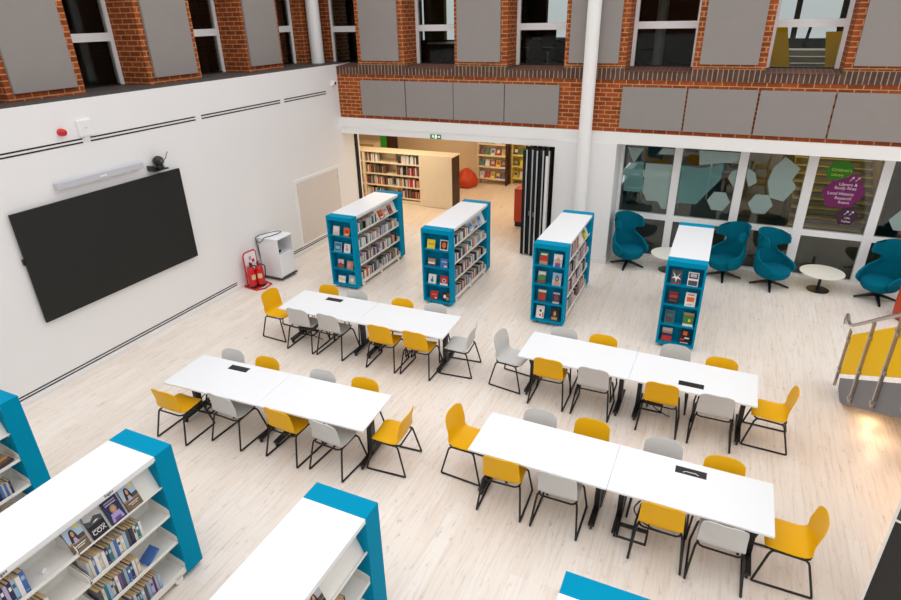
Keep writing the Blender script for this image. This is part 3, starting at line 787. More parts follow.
caps(B4x, 'near the teal armchairs', [
    (('dark grey', [([(.5, .5), (.1, .9), (.3, .55), (.05, .4), (.4, .4), (.5, .1), (.6, .4), (.95, .35), (.65, .55), (.9, .85)], 'white'), (R_(.1, .02, .9, .1), 'red')], .165, .235, -.01), ('white', [(R_(.08, .55, .92, .92), 'navy'), (R_(.2, .65, .8, .9), 'pale grey'), (R_(.08, .05, .92, .4), 'dark grey')], .165, .23, -.01)),
    (('black', [(R_(.1, .45, .9, .7), 'red'), (R_(.15, .2, .85, .35), 'dark grey'), (R_(.1, .78, .9, .88), 'brown')], .165, .235, -.01), ('white', [(R_(.15, .35, .85, .68), 'orange'), (R_(.2, .8, .8, .88), 'orange'), (R_(.25, .1, .75, .2), 'pale grey')], .165, .235, 0)),
    (('teal', [(R_(.08, .08, .92, .92), 'dark grey'), (R_(.2, .55, .8, .7), 'teal')], .155, .235, -.02), ('green', [(R_(0, .82, 1, 1), 'tan'), (R_(.0, 0, 1, .18), 'white'), (ell(.5, .5, .3, .25), 'green'), (ell(.6, .45, .12, .12), 'yellow')], .165, .235, .02)),
    (('red', [(R_(0, .78, 1, 1), 'pale grey'), (R_(0, .4, 1, .6), 'navy'), (R_(0, .6, 1, .78), 'tan')], .16, .235, -.02), ('black', [(R_(.3, .65, .7, .95), 'orange'), (R_(.1, .25, .5, .4), 'red'), (R_(.5, .4, .95, .5), 'white'), (R_(.1, .05, .9, .12), 'pale grey')], .165, .235, .01))])

# covers on the sloping display shelves ---------------------------------------------
def display(cx, y, c, w, h, label, art, group):
    # local -y of the book faces +x and up, leaning on the slope from (cx+.28, 1.235) to (cx+.165, 1.5)
    lean = math.atan2((BW/2-.05)-.15, 1.47-1.2)
    o = front_book((cx+BW/2-.05+.02*math.cos(lean)+.003, y, 1.213+.02*math.sin(lean)), (0, 0, 0), c, w, h, label, group, art, t=.016)
    o.rotation_euler = (Matrix.Rotation(PI/2, 3, 'Z') @ Matrix.Rotation(-lean, 3, 'X')).to_euler()
    return o
G = 'paperbacks displayed face-out on the large foreground bookcase'
FA = mat('printed_field', (112, 96, 78), .45)
oA = display(F2x, 2.005, 'brown', .15, .25, 'paperback cover of dark-haired woman and sun, nearest the empty shelf, foreground bookcase', portrait(SKY, FA, 'white', True), G)
oB = display(F2x, 2.185, 'dark grey', .15, .25, 'dark grey paperback with large pale COX lettering on the foreground display shelf', [(R_(0, .62, 1, 1), 'pale grey'), ([(0, .5), (1, .55), (1, .68), (.6, .78), (.3, .66), (0, .74)], 'dark grey'), (R_(0, 0, 1, .5), 'black'), ([(.35, .55), (.6, .62), (.8, .58), (.6, .56)], 'white'), (R_(.1, .3, .9, .33), 'pale grey')], G)
oC = display(F2x, 2.365, 'navy', .15, .25, 'navy paperback with pale blonde figure in lilac, third along the foreground display shelf', [(R_(.05, .62, .95, .97), 'navy'), (R_(.15, .82, .85, .86), 'lilac'), (R_(.15, .72, .85, .77), 'lilac'), (ell(.5, .52, .2, .16), 'tan'), (ell(.5, .52, .1, .1), SKIN), ([(.12, .06), (.88, .06), (.78, .38), (.22, .38)], LILACP), (R_(.3, .06, .7, .2), 'purple')], G)
oD = display(F2x, 2.54, 'brown', .15, .25, 'paperback with long-haired woman against pale sky, nearest the blue end, foreground bookcase', portrait(SKY, FA, 'cream', True), G)

def text_mesh(body, size, m, par, loc, rot, name='lettering', align='CENTER', bold=False, ext=.0004):
    cu = bpy.data.curves.new('txt', 'FONT'); cu.body = body; cu.size = size; cu.align_x = align; cu.extrude = ext
    if bold: cu.offset = size*.012
    to = bpy.data.objects.new('txt', cu); COL.objects.link(to)
    dg = bpy.context.evaluated_depsgraph_get(); dg.update()
    me = bpy.data.meshes.new_from_object(to.evaluated_get(dg)); me.name = name
    bpy.data.objects.remove(to); bpy.data.curves.remove(cu)
    me.materials.clear(); me.materials.append(m)
    o = bpy.data.objects.new(name, me); COL.objects.link(o); o.parent = par; o.location = loc; o.rotation_euler = rot
    return o
text_mesh('COX', .055, TEXTWHITE, oB, (0, -.003, .035), (PI/2, 0, 0), bold=True)

G = 'books displayed face-out on the middle-row bookcases'
for cx, nm, lst in ((B1x, 'by the trolley cabinet', ((10.93, 'red', block_art('orange', 'white')), (11.13, 'cream', block_art('pink', 'pale grey')), (11.34, 'brown', [(R_(.1, .1, .9, .9), 'orange'), (ell(.5, .5, .3, .3), 'navy')]))),
                    (B2x, 'second from left', ((10.85, 'pale blue', block_art('blue', 'white')), (11.08, 'pale grey', block_art('tan', 'navy')), (11.32, 'pale blue', block_art('blue', 'cream')))),
                    (B3x, 'by the partition', ((11.3, 'yellow', block_art('green', 'yellow')),))):
    for k, (y, c, art) in enumerate(lst):
        display(cx, y, c, .15, .2, '%s book on sloping display, %s from the front, bookcase %s' % (c, ordi(k+1), nm), art, G)

# spine books ----------------------------------------------------------------------
F2PAL = ['white', 'white', 'white', 'cream', 'pale grey', 'pale grey', 'blue', 'navy', 'purple', 'teal', 'pale blue', 'dark grey', 'lilac', 'white', 'pale blue', 'cream']
def row(xs, y0, y1, z, pal, where, group, wr, hr, dr=(.125, .15), frm='near end', gaps=0., lean_end=False, rev=False, zb=-.013, firstband=True):
    """fill y0..y1 with upright books, spines at x=xs facing +x"""
    y = y0; n = 0; prev = None; L = []
    while True:
        w = random.uniform(*wr)
        if y+w > y1: break
        c = random.choice(pal)
        while c == prev and len(pal) > 2: c = random.choice(pal)
        prev = c
        L.append((y, w, c)); y += w+random.uniform(.001, .003)
        if gaps and random.random() < gaps: y += random.uniform(.02, .09)
    for i, (yy, w, c) in enumerate(L):
        n = i+1 if not rev else len(L)-i
        band = random.choice(['white', 'pale grey', 'lilac', 'dark grey', 'pale blue', None, None, None]) if firstband else None
        if band == c: band = None
        last = lean_end and i == len(L)-1
        h = random.uniform(*hr)
        spine_book(xs-random.uniform(0, .012), yy+(.02 if last else 0), z+zb, c, w, random.uniform(*dr), h, '%s-spined book, %s from %s, %s' % (c, ordi(n), frm, where), group, band, tilt=(.0 if not last else -.0))
    return y
fx = F2x+BW/2-.04
G2 = 'paperbacks standing on the large foreground bookcase'
row(fx, 1.985, 2.56, .87, F2PAL, 'second shelf, large foreground bookcase', G2, (.022, .036), (.185, .215), frm='the bay divider')
row(fx, 1.985, 2.44, .51, F2PAL, 'third shelf, large foreground bookcase', G2, (.022, .034), (.185, .21), frm='the bay divider')
row(fx, 1.985, 2.56, .14, F2PAL, 'bottom shelf, large foreground bookcase', G2, (.022, .034), (.185, .21), frm='the bay divider')
BLPAL = ['pale blue', 'blue', 'lilac', 'pale grey', 'navy', 'pale blue', 'white']
row(fx, 1.11, 1.6, 1.23, BLPAL, 'top shelf near bay, large foreground bookcase', G2, (.026, .04), (.2, .225), frm='the blue near end')
row(fx, 1.11, 1.66, .87, F2PAL, 'second shelf near bay, large foreground bookcase', G2, (.024, .036), (.19, .215), frm='the blue near end')
# fallen and leaning ones
M = MB(); book_into(M, 'blue', .026, .12, .17, None); o = M.build('book'); o.rotation_euler = (math.radians(-64), 0, 0); o.location = (fx-.004, 2.47, .522)
tag(o, 'blue paperback toppled at the end of the third shelf, large foreground bookcase', 'book', G2); NBOOK[0] += 1
M = MB().box(-.04, .0, 0, .05, 0, .003, WHITEPLAS).prism([(0, 0), (.05, 0), (.05, .03), (.025, .045), (0, .03)], -.003, 0, WHITEPLAS, 'x'); o = M.build('shelf_marker', loc=(F2x+.2, 1.7, 1.2165)); o.rotation_euler = (0, 0, .3)
tag(o, 'small white rounded marker standing in the gap of the foreground top shelf', 'marker')
f1 = F1x+BW/2-.04
G1 = 'books on the bookcase at the left photo edge'
row(f1, 2.28, 2.62, .51, ['navy', 'dark grey', 'blue', 'pale grey', 'red'], 'third shelf, bookcase at left photo edge', G1, (.022, .03), (.17, .2), frm='the bay divider')
row(f1, 2.1, 2.6, .14, F2PAL, 'bottom shelf, bookcase at left photo edge', G1, (.024, .03), (.18, .2), frm='the bay divider')
for k, c in enumerate(('dark grey', 'brown', 'tan')):
    M = MB(); book_into(M, c, .03, .15, .22); o = M.build('book'); o.rotation_euler = (math.radians(-88), 0, .1); o.location = (f1-.01*k, 2.5-.02*k, .888+.031*k)
    tag(o, '%s book lying flat, %s of the small pile on shelf at left photo edge' % (c, ['lowest', 'middle', 'top'][k]), 'book', G1); NBOOK[0] += 1
f3 = F3x+BW/2-.04
row(f3, 2.36, 2.66, .87, ['cream', 'black', 'white', 'pale grey'], 'second shelf, foreground bookcase at bottom centre', 'books on the bottom centre bookcase', (.022, .03), (.18, .2), frm='the bay divider')
display(F3x, 2.33, 'dark grey', .15, .22, 'dark paperback face-out on display shelf of bottom centre bookcase', portrait('pale grey', 'black'), 'books on the bottom centre bookcase')

MPAL = ['pale grey', 'white', 'dark grey', 'black', 'brown', 'pale grey', 'white', 'cream', 'dark grey', 'white', 'black', 'lilac', 'tan', 'pale grey', 'white', 'navy', 'teal', 'pale blue', 'orange', 'cream']
PG[:] = [DARKPAGES, PALEPAGES, PALEPAGES]
SHN = {.14: 'bottom', .51: 'third', .87: 'second', 1.23: 'top'}
def mid_books(cx, where, pal, dens, hr, grp):
    x = cx+BW/2-.036
    for z in (1.23, .87, .51, .14):
        row(x, Y0+.215, Y0+1.04, z, pal, '%s shelf front bay, %s' % (SHN[z], where), grp, dens, hr, frm='the front', gaps=.1, firstband=False)
        if z < 1.2:
            row(x, Y0+1.09, Y0+1.9, z, pal, '%s shelf rear bay, %s' % (SHN[z], where), grp, dens, hr, frm='the divider', gaps=.1, firstband=False)
mid_books(B1x, 'bookcase by the trolley', MPAL, (.028, .055), (.17, .21), 'books on the bookcase by the trolley cabinet')
mid_books(B2x, 'second bookcase from left', MPAL, (.028, .055), (.15, .2), 'books on the second bookcase from left')
mid_books(B3x, 'bookcase beside the partition', MPAL+['orange', 'cream', 'red', 'purple'], (.024, .045), (.2, .25), 'books on the bookcase beside the partition')

# topic labels on the top edge of the large foreground bookcase
for y in (2.33, 1.42):
    o = text_mesh('Sagas', .042, mat('black_print', (30, 30, 30), .6), bpy.data.objects['mobile_bookcase.005'], (BW/2+.0008, y-FY0, BH-.036), (PI/2, 0, PI/2), name='topic_lettering', bold=True)

# ------------------------------------------------------------------ tables
def make_table(label, w=1.6, d=.785):
    t = thing('folding_table', label, 'table', (0, 0, 0), 0, 'white folding tables pushed together in pairs')
    MB().box(-w/2+.002, w/2-.002, -d/2, d/2, .707, .73, WHITELAM, .0025).build('tabletop', t)
    for s in (-1, 1):
        x = s*(w/2-.13)
        m = MB().box(x-.035, x+.035, -.31, .31, .055, .095, BLACK, .006).box(x-.03, x+.03, -.05, .05, .095, .68, BLACK, .005).box(x-.025, x+.025, -.29, .29, .68, .707, BLACK)
        lg = m.build('leg', t)
        for q in (-1, 1):
            MB().lathe([(0, -.012), (.027, -.012), (.027, .012), (0, .012)], BLACKPLAS, (x, q*.285, .028), 16, 'x').build('castor', lg)
    MB().box(-w/2+.16, w/2-.16, -.04, .04, .62, .68, BLACK).build('beam', t)
    return t
def add_power(t, x, y, slot, by, w=.32, d=.11):
    m = MB().box(x-w/2, x+w/2, y-d/2, y+d/2, .728, .7335, BLACKPLAS, .001)
    p = m.build('power_flap', t)
    if slot: MB().tube([(x-.08, y-.03, .734), (x-.05, y-.012, .735), (x+.05, y-.012, .735), (x+.08, y-.03, .734)], .004, WHITEPLAS, n=6).build('cable_slot', p)
    xl = -t['half']+.165
    b = MB()
    q = [(xl, by, .13), (xl+.3, by, .13), (xl+.3, by+.19, .13), (xl, by+.19, .13)]
    b.tube(q, .014, BLACK, closed=True)
    b.box(xl, xl+.3, by+.17, by+.2, .115, .15, BLACK)
    b.tube([(xl+.3, by+.1, .13), (xl+.3, -.02, .3), (xl+.3, -.02, .64)], .007, BLACK)
    b.build('cable_basket', t)
    c = MB().tube(smooth_pts([(x-.1, 0, .66), (xl+.25, .0, .45), (xl+.12, -.08, .3), (xl+.2, -.12, .19), (xl+.33, -.1, .1), (xl+.42, -.02, .014)]), .008, BLACKPLAS, n=6)
    c.build('power_cable', t)
TROWS = [  # back-left, back-right, front-right, front-left corner of each row of two tables; flap position
    ('front right', (-2.166, 5.815), (1.037, 5.788), (1.042, 5.005), (-2.148, 5.037), 1, (.23, 5.63)),
    ('back right', (-2.307, 8.058), (.915, 8.026), (.905, 7.216), (-2.293, 7.257), 1, (.095, 7.42)),
    ('front left', (-6.68, 5.48), (-3.50, 5.638), (-3.47, 4.846), (-6.638, 4.668), 0, (-5.89, 5.37)),
    ('back left', (-6.684, 7.985), (-3.57, 8.095), (-3.53, 7.29), (-6.68, 7.19), 0, (-5.93, 7.84))]
NEARN = {'front right': 'row nearest the bottom right', 'back right': 'row behind it on the right', 'front left': 'row above the foreground bookcases', 'back left': 'row nearest the extinguisher'}
for nm, bl, br, fr, fl, pw, pp in TROWS:
    bl, br, fr, fl = map(Vector, (bl, br, fr, fl))
    c = (bl+br+fr+fl)/4; ux = ((br-bl)+(fr-fl)).normalized(); L = ((br-bl).length+(fr-fl).length)/2; d = ((bl-fl).length+(br-fr).length)/2
    a = math.atan2(ux.y, ux.x)
    for k in (0, 1):
        cc = c+ux*(L/4)*(-1 if k == 0 else 1)
        lab = 'white folding table with black legs, %s half of the %s pair of tables' % ('left' if k == 0 else 'right', nm)
        if k == pw: lab = 'white folding table with black power flap, %s half of the %s table pair' % ('left' if k == 0 else 'right', nm)
        t = make_table(lab, L/2, d); t.location = (cc.x, cc.y, 0); t.rotation_euler = (0, 0, a)
        if k == pw:
            v = Vector(pp)-cc; lx = v.x*math.cos(a)+v.y*math.sin(a); ly = -v.x*math.sin(a)+v.y*math.cos(a)
            t['half'] = L/4; add_power(t, lx, ly, nm == 'front right', -.4 if nm == 'front right' else -.14); del t['half']

# ------------------------------------------------------------------ chairs
def chair_shell(m):
    prof = [(.215, .425), (.205, .44), (.17, .449), (.11, .449), (.04, .444), (-.03, .44), (-.09, .44), (-.135, .447), (-.165, .463), (-.186, .488), (-.198, .52), (-.208, .56), (-.217, .61), (-.228, .66), (-.239, .71), (-.248, .75), (-.2545, .778), (-.259, .798), (-.262, .813), (-.264, .825), (-.2655, .832), (-.266, .8348)]
    G = []
    N = 14; tot = len(prof)
    for i, (y, z) in enumerate(prof):
        if z > .48 and i > 8: w = .222-.012*max(0, (z-.5)/.3)
        else: w = .222
        if i <= 5: w = (.165, .19, .21, .219, .222, .223)[i]
        zc = .835-.075
        if z > zc: w = w-.13+.13*math.sqrt(max(0, 1-((z-zc)/.075)**2))
        row_ = []
        for j in range(N+1):
            u = -1+2*j/N
            k = min(1, max(0, (z-.47)/.12)) if i > 7 else 0.
            bend = .036*(u*w/.222)**2*k
            dish = .012*abs(u*w/.222)**3*(1-k)-.004*(1-u*u)*(1-k)
            row_.append((u*w, y+bend, z+dish))
        G.append(row_)
    M = MB(); M.grid(G, m, True, .011); return M
def make_chair(kind, label):
    t = thing('stacking_chair', label, 'chair', (0, 0, 0), 0, 'sled base chairs around the white tables')
    chair_shell(YELLOW if kind == 'yellow' else GREYCH).build('seat_shell', t, sharp=60)
    r = .0122
    for s in (-1, 1):
        P = [(s*.262, -.27, .02), (s*.262, -.262, .012)]
        pts = [(s*.263, .255, r), (s*.263, -.252, r), (s*.263, -.268, .018), (s*.262, -.266, .035), (s*.228, -.178, .385), (s*.222, -.165, .412), (s*.21, -.14, .422), (s*.2, .1, .425), (s*.205, .145, .424), (s*.215, .165, .41), (s*.226, .18, .385), (s*.262, .268, .035), (s*.263, .27, .018)]
        MB().tube(pts, r, BLACK, closed=True, n=8).build('sled_leg', t)
    m = MB().tube([(-.2, .12, .424), (-.19, .165, .424), (-.16, .178, .422), (.16, .178, .422), (.19, .165, .424), (.2, .12, .424)], r*.9, BLACK)
    m.build('crossbar', t)
    m = MB().tube([(-.21, -.13, .423), (-.19, -.172, .428), (-.16, -.19, .432), (.16, -.19, .432), (.19, -.172, .428), (.21, -.13, .423)], r*.9, BLACK)
    m.build('crossbar', t)
    return t
CH = [  # kind, x, y, facing degrees (0 = +x), label
    # front right tables
    ('yellow', -1.730, 5.153, 92, 'near side of front right tables, leftmost'), ('grey', -1.070, 5.153, 90, 'near side of front right tables, second from left'),
    ('yellow', 0.020, 5.138, 90, 'near side of front right tables, third from left'), ('grey', 0.600, 5.108, 89, 'near side of front right tables, rightmost'),
    ('grey', -1.550, 5.700, -90, 'far side of front right tables, leftmost'), ('yellow', -0.920, 5.760, -90, 'far side of front right tables, second from left'),
    ('grey', -0.090, 5.720, -90, 'far side of front right tables, third from left'), ('yellow', 0.560, 5.650, -90, 'far side of front right tables, rightmost'),
    ('yellow', -2.350, 5.530, -4, 'left end of front right tables'), ('yellow', 1.225, 5.355, 180, 'right end of front right tables'),
    # back right tables
    ('yellow', -1.820, 7.408, 90, 'near side of back right tables, leftmost'), ('grey', -1.170, 7.408, 90, 'near side of back right tables, second from left'),
    ('yellow', -0.250, 7.388, 90, 'near side of back right tables, third from left'), ('grey', 0.430, 7.368, 90, 'near side of back right tables, rightmost'),
    ('grey', -1.830, 7.920, -90, 'far side of back right tables, leftmost'), ('yellow', -1.220, 7.910, -90, 'far side of back right tables, second from left'),
    ('grey', -0.180, 8.010, -90, 'far side of back right tables, third from left'), ('yellow', 0.450, 7.880, -90, 'far side of back right tables, rightmost'),
    ('grey', -2.500, 7.630, -8, 'left end of back right tables'), ('yellow', 1.110, 7.620, 178, 'right end of back right tables'),
    # front left tables
    ('yellow', -6.360, 4.648, 91, 'near side of front left tables, leftmost'), ('grey', -5.565, 4.868, 88, 'near side of front left tables, second from left'),
    ('yellow', -4.645, 4.903, 87, 'near side of front left tables, third from left'), ('grey', -3.950, 4.918, 86, 'near side of front left tables, rightmost'),
    ('grey', -6.200, 5.385, -88, 'far side of front left tables, leftmost'), ('yellow', -5.570, 5.405, -88, 'far side of front left tables, second from left'),
    ('grey', -4.610, 5.425, -88, 'far side of front left tables, third from left'), ('yellow', -3.950, 5.475, -88, 'far side of front left tables, rightmost'),
    ('yellow', -3.305, 5.265, 184, 'right end of front left tables'),
    # back left tables
    ('grey', -6.230, 7.353, 91, 'near side of back left tables, leftmost'), ('grey', -5.610, 7.368, 89, 'near side of back left tables, second from left'),
    ('yellow', -4.610, 7.358, 92, 'near side of back left tables, third from left'), ('yellow', -3.980, 7.388, 90, 'near side of back left tables, rightmost'),
    ('yellow', -6.235, 7.895, -90, 'far side of back left tables, leftmost'), ('grey', -5.615, 7.895, -88, 'far side of back left tables, second from left'),
    ('yellow', -4.685, 7.895, -88, 'far side of back left tables, third from left'), ('grey', -4.065, 7.935, -88, 'far side of back left tables, rightmost'),
    ('yellow', -6.920, 7.530, -3, 'left end of back left tables'), ('grey', -3.405, 7.675, 185, 'right end of back left tables')]
proto = {}
for kind, x, y, a, where in CH:
    lab = ('mustard yellow' if kind == 'yellow' else 'light grey')+' sled chair, '+where
    rz = math.radians(a-90)
    if kind not in proto:
        proto[kind] = make_chair(kind, lab); proto[kind].location = (x, y, 0); proto[kind].rotation_euler = (0, 0, rz)
    else:
        dup(proto[kind], (x, y, 0), rz, lab)

# ------------------------------------------------------------------ teal swivel armchairs and low round tables
def make_armchair(label):
    t = thing('swivel_armchair', label, 'armchair', (0, 0, 0), 0, 'teal swivel armchairs by the glass screen')
    # local facing +y
    def ext(z):
        pts = [(.27, 100), (.33, 118), (.42, 132), (.50, 133), (.545, 122), (.58, 100), (.63, 78), (.69, 62), (.76, 58), (.81, 66), (.845, 95), (.88, 106), (1.0, 106), (1.06, 92), (1.1, 64)]
        for (a, p), (b, q) in zip(pts, pts[1:]):
            if a <= z <= b:
                u = (z-a)/(b-a); return math.radians(p+(q-p)*u)
        return math.radians(pts[-1][1])
    zs = [.27, .3, .35, .42, .48, .53, .565, .59, .62, .66, .7, .74, .78, .81, .83, .85, .88, .93, .98, 1.03, 1.07, 1.095, 1.1]
    G = []; N = 24
    for z in zs:
        e = ext(z); row_ = []
        rx = .37 if z > .4 else .25+.12*((z-.27)/.13)**.5
        ry = .35 if z > .4 else .22+.13*((z-.27)/.13)**.5
        if z > .6: rx -= .07*min(1, (z-.6)/.15); 
        if z > .8: rx += .02*min(1, (z-.8)/.1)
        back = -.0 - .12*max(0, (z-.45))
        for j in range(N+1):
            th = e*(-1+2*j/N)
            zz = z
            if z > 1.05: zz = z-.05*(abs(th)/1.3)**2
            hp = PI/2; t1 = max(-hp, min(hp, th)); over = abs(th)-abs(t1)
            row_.append((rx*math.sin(t1)*(1-.12*over), back-ry*math.cos(t1)+.36*over, zz-.05))
        G.append(row_)
    M = MB(); M.grid(G, TEAL, True, .045); M.build('shell', t, sharp=70)
    prof = [(0, .245), (.2, .25), (.26, .28), (.30, .33), (.312, .40), (.308, .43), (.28, .447), (.15, .452), (0, .452)]
    M = MB().lathe(prof, TEAL, (0, .015, -.05), 32)
    for v in M.bm.verts:
        if v.co.y > 0: v.co.y *= 1.1
    M.build('seat_cushion', t, sharp=70)
    MB().lathe([(.035, .1), (.03, .2)], BLACK, (0, 0, 0), 16).build('column', t)
    for k in range(4):
        a = PI/4+k*PI/2; c, s = math.cos(a), math.sin(a)
        M = MB(); P = []
        for r, zb, zt, w in ((.0, .085, .14, .036), (.37, .008, .03, .018)):
            P.append([(r*c-w*s, r*s+w*c), (r*c+w*s, r*s-w*c), zb, zt])
        (a0, a1, zb0, zt0), (b0, b1, zb1, zt1) = P
        M.hexa([a1+(zb0,), b1+(zb1,), b0+(zb1,), a0+(zb0,), a1+(zt0,), b1+(zt1,), b0+(zt1,), a0+(zt0,)], BLACK)
        bmesh.ops.recalc_face_normals(M.bm, faces=M.bm.faces)
        M.build('leg', t)
    return t
AC = [(-1.64, 13.2, -50, 'teal wing armchair beside the white pillar, leftmost'), (.38, 13.28, -132, 'teal wing armchair just behind the right bookcase'),
      (1.29, 13.13, -44, 'teal wing armchair left of the unobstructed round table'), (3.2, 13.19, -132, 'teal wing armchair at the right photo edge')]
a0 = None
for x, y, a, lab in AC:
    if a0 is None:
        a0 = make_armchair(lab); a0.scale = (1.0, 1.02, 1.12); a0.location = (x, y, 0); a0.rotation_euler = (0, 0, math.radians(a-90))
    else:
        dup(a0, (x, y, 0), math.radians(a-90), lab)
def round_table(x, y, label):
    t = thing('round_coffee_table', label, 'table', (x, y, 0), 0, 'low round white tables between armchairs')
    MB().lathe([(0, .385), (.4, .385), (.41, .392), (.41, .4), (0, .4)], mat('ivory_laminate', (240, 236, 224), .35, var=.01), (0, 0, 0), 48).build('table_top', t)
    MB().lathe([(.03, .02), (.03, .385)], BLACK, (0, 0, 0), 16).build('column', t)
    MB().lathe([(0, 0), (.21, 0), (.21, .012), (.05, .025), (0, .025)], BLACK, (0, 0, 0), 32).build('base_disc', t)
round_table(-.74, 13.26, 'low round white table half hidden behind the right bookcase')
round_table(2.21, 13.3, 'low round white table on black pedestal between two armchairs at right')
t = thing('pouffe', 'burnt orange round pouffe at the right photo edge', 'pouffe', (3.67, 12.45, 0))
MB().lathe([(0, .03), (.29, .03), (.31, .06), (.32, .3), (.315, .6), (.285, .635), (0, .64)], ORANGE, (0, 0, 0), 36).build('seat', t)
MB().lathe([(0, 0), (.27, 0), (.27, .03), (0, .03)], BLACKPLAS, (0, 0, 0), 32).build('plinth', t)

# ------------------------------------------------------------------ folding partition stack and children's library beyond
for k in range(5):
    x = -4.09+.125*k
    t = thing('partition_leaf', '%s black folding partition leaf %s' % (['leftmost', 'second', 'third', 'fourth', 'rightmost'][k], ['facing the library opening', 'from the left in the stack', 'from the left in the stack', 'from the left in the stack', 'against the white pillar'][k]), 'partition', (x, YB-.24, 0), 0, 'folded partition leaves')
    dy = (.0, .03, -.03, .02, .05)[k]
    MB().box(-.05, .05, .01+dy, .9, .02, 2.5, BLACKFELT).build('leaf_panel', t)
    m = MB().box(.03, .058, -.005+dy, .012+dy, .02, 2.52, SILVERDULL)
    if k == 4: m.box(-.03, .03, -.004+dy, .012+dy, .3, 2.4, WHITEMET)
    m.build('edge_profile', t)
    if k in (1, 2):
        MB().box(.0, .02, -.02+dy, .01+dy, 1.0, 1.1, SILVER).build('handle', t)
    MB().box(-.02, .02, .1, .16, 2.5, 2.585, BLACK).build('roller', t)

# cream shelving unit
t = thing('cream_shelving_unit', 'long low cream shelving unit inside the library opening', 'shelving', (0, 15.72, 0))
m = MB()
x0, x1, h = -11.4, -8.22, 1.58
m.box(x0, x1, .42, .45, 0, h-.03, CREAM); m.box(x0, x0+.05, 0, .42, 0, h-.03, CREAM); m.box(x1-.03, x1, 0, .42, 0, h-.03, CREAM); m.box(-10.22, -10.15, 0, .42, 0, h-.03, CREAM); m.box(-9.2, -9.17, .25, .42, 0, h-.03, CREAM)
m.build('carcass', t)
for z in (.06, .2, .55, .9, 1.255):
    if z == .06:
        MB().box(x0+.05, x1-.03, .02, .42, 0, .12, CREAM).build('plinth', t)
    else:
        MB().box(x0+.05, x1-.03, .01, .42, z-.035, z, CREAM).build('shelf', t)
MB().box(x0-.02, -7.14, -.02, .56, h-.03, h, CREAM, .003).build('top_panel', t)
MB().box(-8.22, -7.17, -.02, .0, .03, h-.03, CREAM).box(-8.22, -7.17, 0, .45, .0, .03, CREAM).build('blank_panel', t)
MB().box(-7.2, -7.165, 0, .54, 0, h-.03, DARKBROWN).build('brown_end_panel', t)
CPAL = ['brown', 'dark grey', 'white', 'tan', 'brown', 'black', 'cream', 'pale grey', 'black', 'tan', 'red']
def face_row(y_sp, xa, xb, z, pal, n_r=(.025, .05), hr=(.18, .25)):
    """background shelf books, spines towards -y, part of the far stuff"""
    x = xa
    while x < xb:
        w = random.uniform(*n_r)
        if x+w > xb: break
        h = random.uniform(*hr); c = random.choice(pal); xx = x
        book_into(STUFF, c, w, .16, h, None, lambda p: (xx+p[1], y_sp-p[0]*1, z+p[2]))
        x += w+.002
NB = NBOOK[0]
for z, spans in ((1.255, ((-10.13, -9.7), (-9.0, -8.27))), (.9, ((-10.13, -9.4), (-9.05, -8.27))), (.55, ((-10.13, -9.22), (-9.12, -8.27))), (.2, ((-10.13, -9.5), (-8.9, -8.27)))):
    for a, b in spans:
        face_row(15.72+.06, a, b, z, CPAL if z < 1 else ['dark grey', 'white', 'brown', 'pale grey', 'black'], hr=(.2, .27))

# far book display unit
def far_unit(x0, x1, y, label, mt, pal, side):
    t = thing('display_shelving', label, 'shelving', (0, y, 0))
    m = MB().box(x0, x1, .3, .33, .05, 1.75, mt).box(x0-.03, x0, 0, .33, 0, 1.75, mt); m.build('carcass', t)
    MB().box(x1, x1+.04, -.02, .36, 0, 1.85, side).build('end_panel', t)
    for z in (.2, .6, .98, 1.36):
        MB().prism([(0, z-.02), (.3, z+.0), (.3, z+.02), (0, z)], x0, x1, mt, 'x').box(x0, x1, -.012, 0, z-.02, z+.04, mt).build('shelf', t)
    k = 0
    for z, rn in ((.2, 'bottom'), (.6, 'third'), (.98, 'second'), (1.36, 'top')):
        n = int((x1-x0)/.19)
        for i in range(n):
            c = pal[(i*3+k) % len(pal)]; k += 1
            x = x0+.1+i*(x1-x0-.2)/max(1, n-1)
            art = ((R_(.1, .5, .9, .9), pal[(i+k) % len(pal)]), (R_(.2, .1, .8, .35), 'white'))
            M = STUFF
            w, h = .15, .22
            cm = cov(c); yy = y+.06; l = .08
            M.hexa([(x-w/2, yy, z+.005), (x+w/2, yy, z+.005), (x+w/2, yy+.02, z+.005), (x-w/2, yy+.02, z+.005), (x-w/2, yy+l, z+h), (x+w/2, yy+l, z+h), (x+w/2, yy+l+.02, z+h), (x-w/2, yy+l+.02, z+h)], cm)
            M.poly([(x-w*.35, yy+l*.4-.003, z+h*.4), (x+w*.35, yy+l*.4-.003, z+h*.4), (x+w*.35, yy+l*.85-.003, z+h*.85), (x-w*.35, yy+l*.85-.003, z+h*.85)], cov(pal[(i+k+1) % len(pal)]))
far_unit(-7.6, -6.62, 18.85, 'tall display shelves with brown end panel far inside the library', CREAM, ['white', 'brown', 'pale grey', 'purple', 'red', 'green', 'tan', 'blue', 'yellow'], DARKBROWN)
far_unit(-6.5, -5.2, 19.2, 'pale yellow display shelves at the far right of the library opening', mat('pale_yellow_laminate', (236, 216, 120), .5), ['yellow', 'green', 'dark grey', 'tan', 'white'], CREAM)
if STUFF.bm.faces:
    o = STUFF.build('shelved_books'); o['kind'] = 'stuff'
    tag(o, 'remaining books crowded on the middle-row and library shelves', 'books')

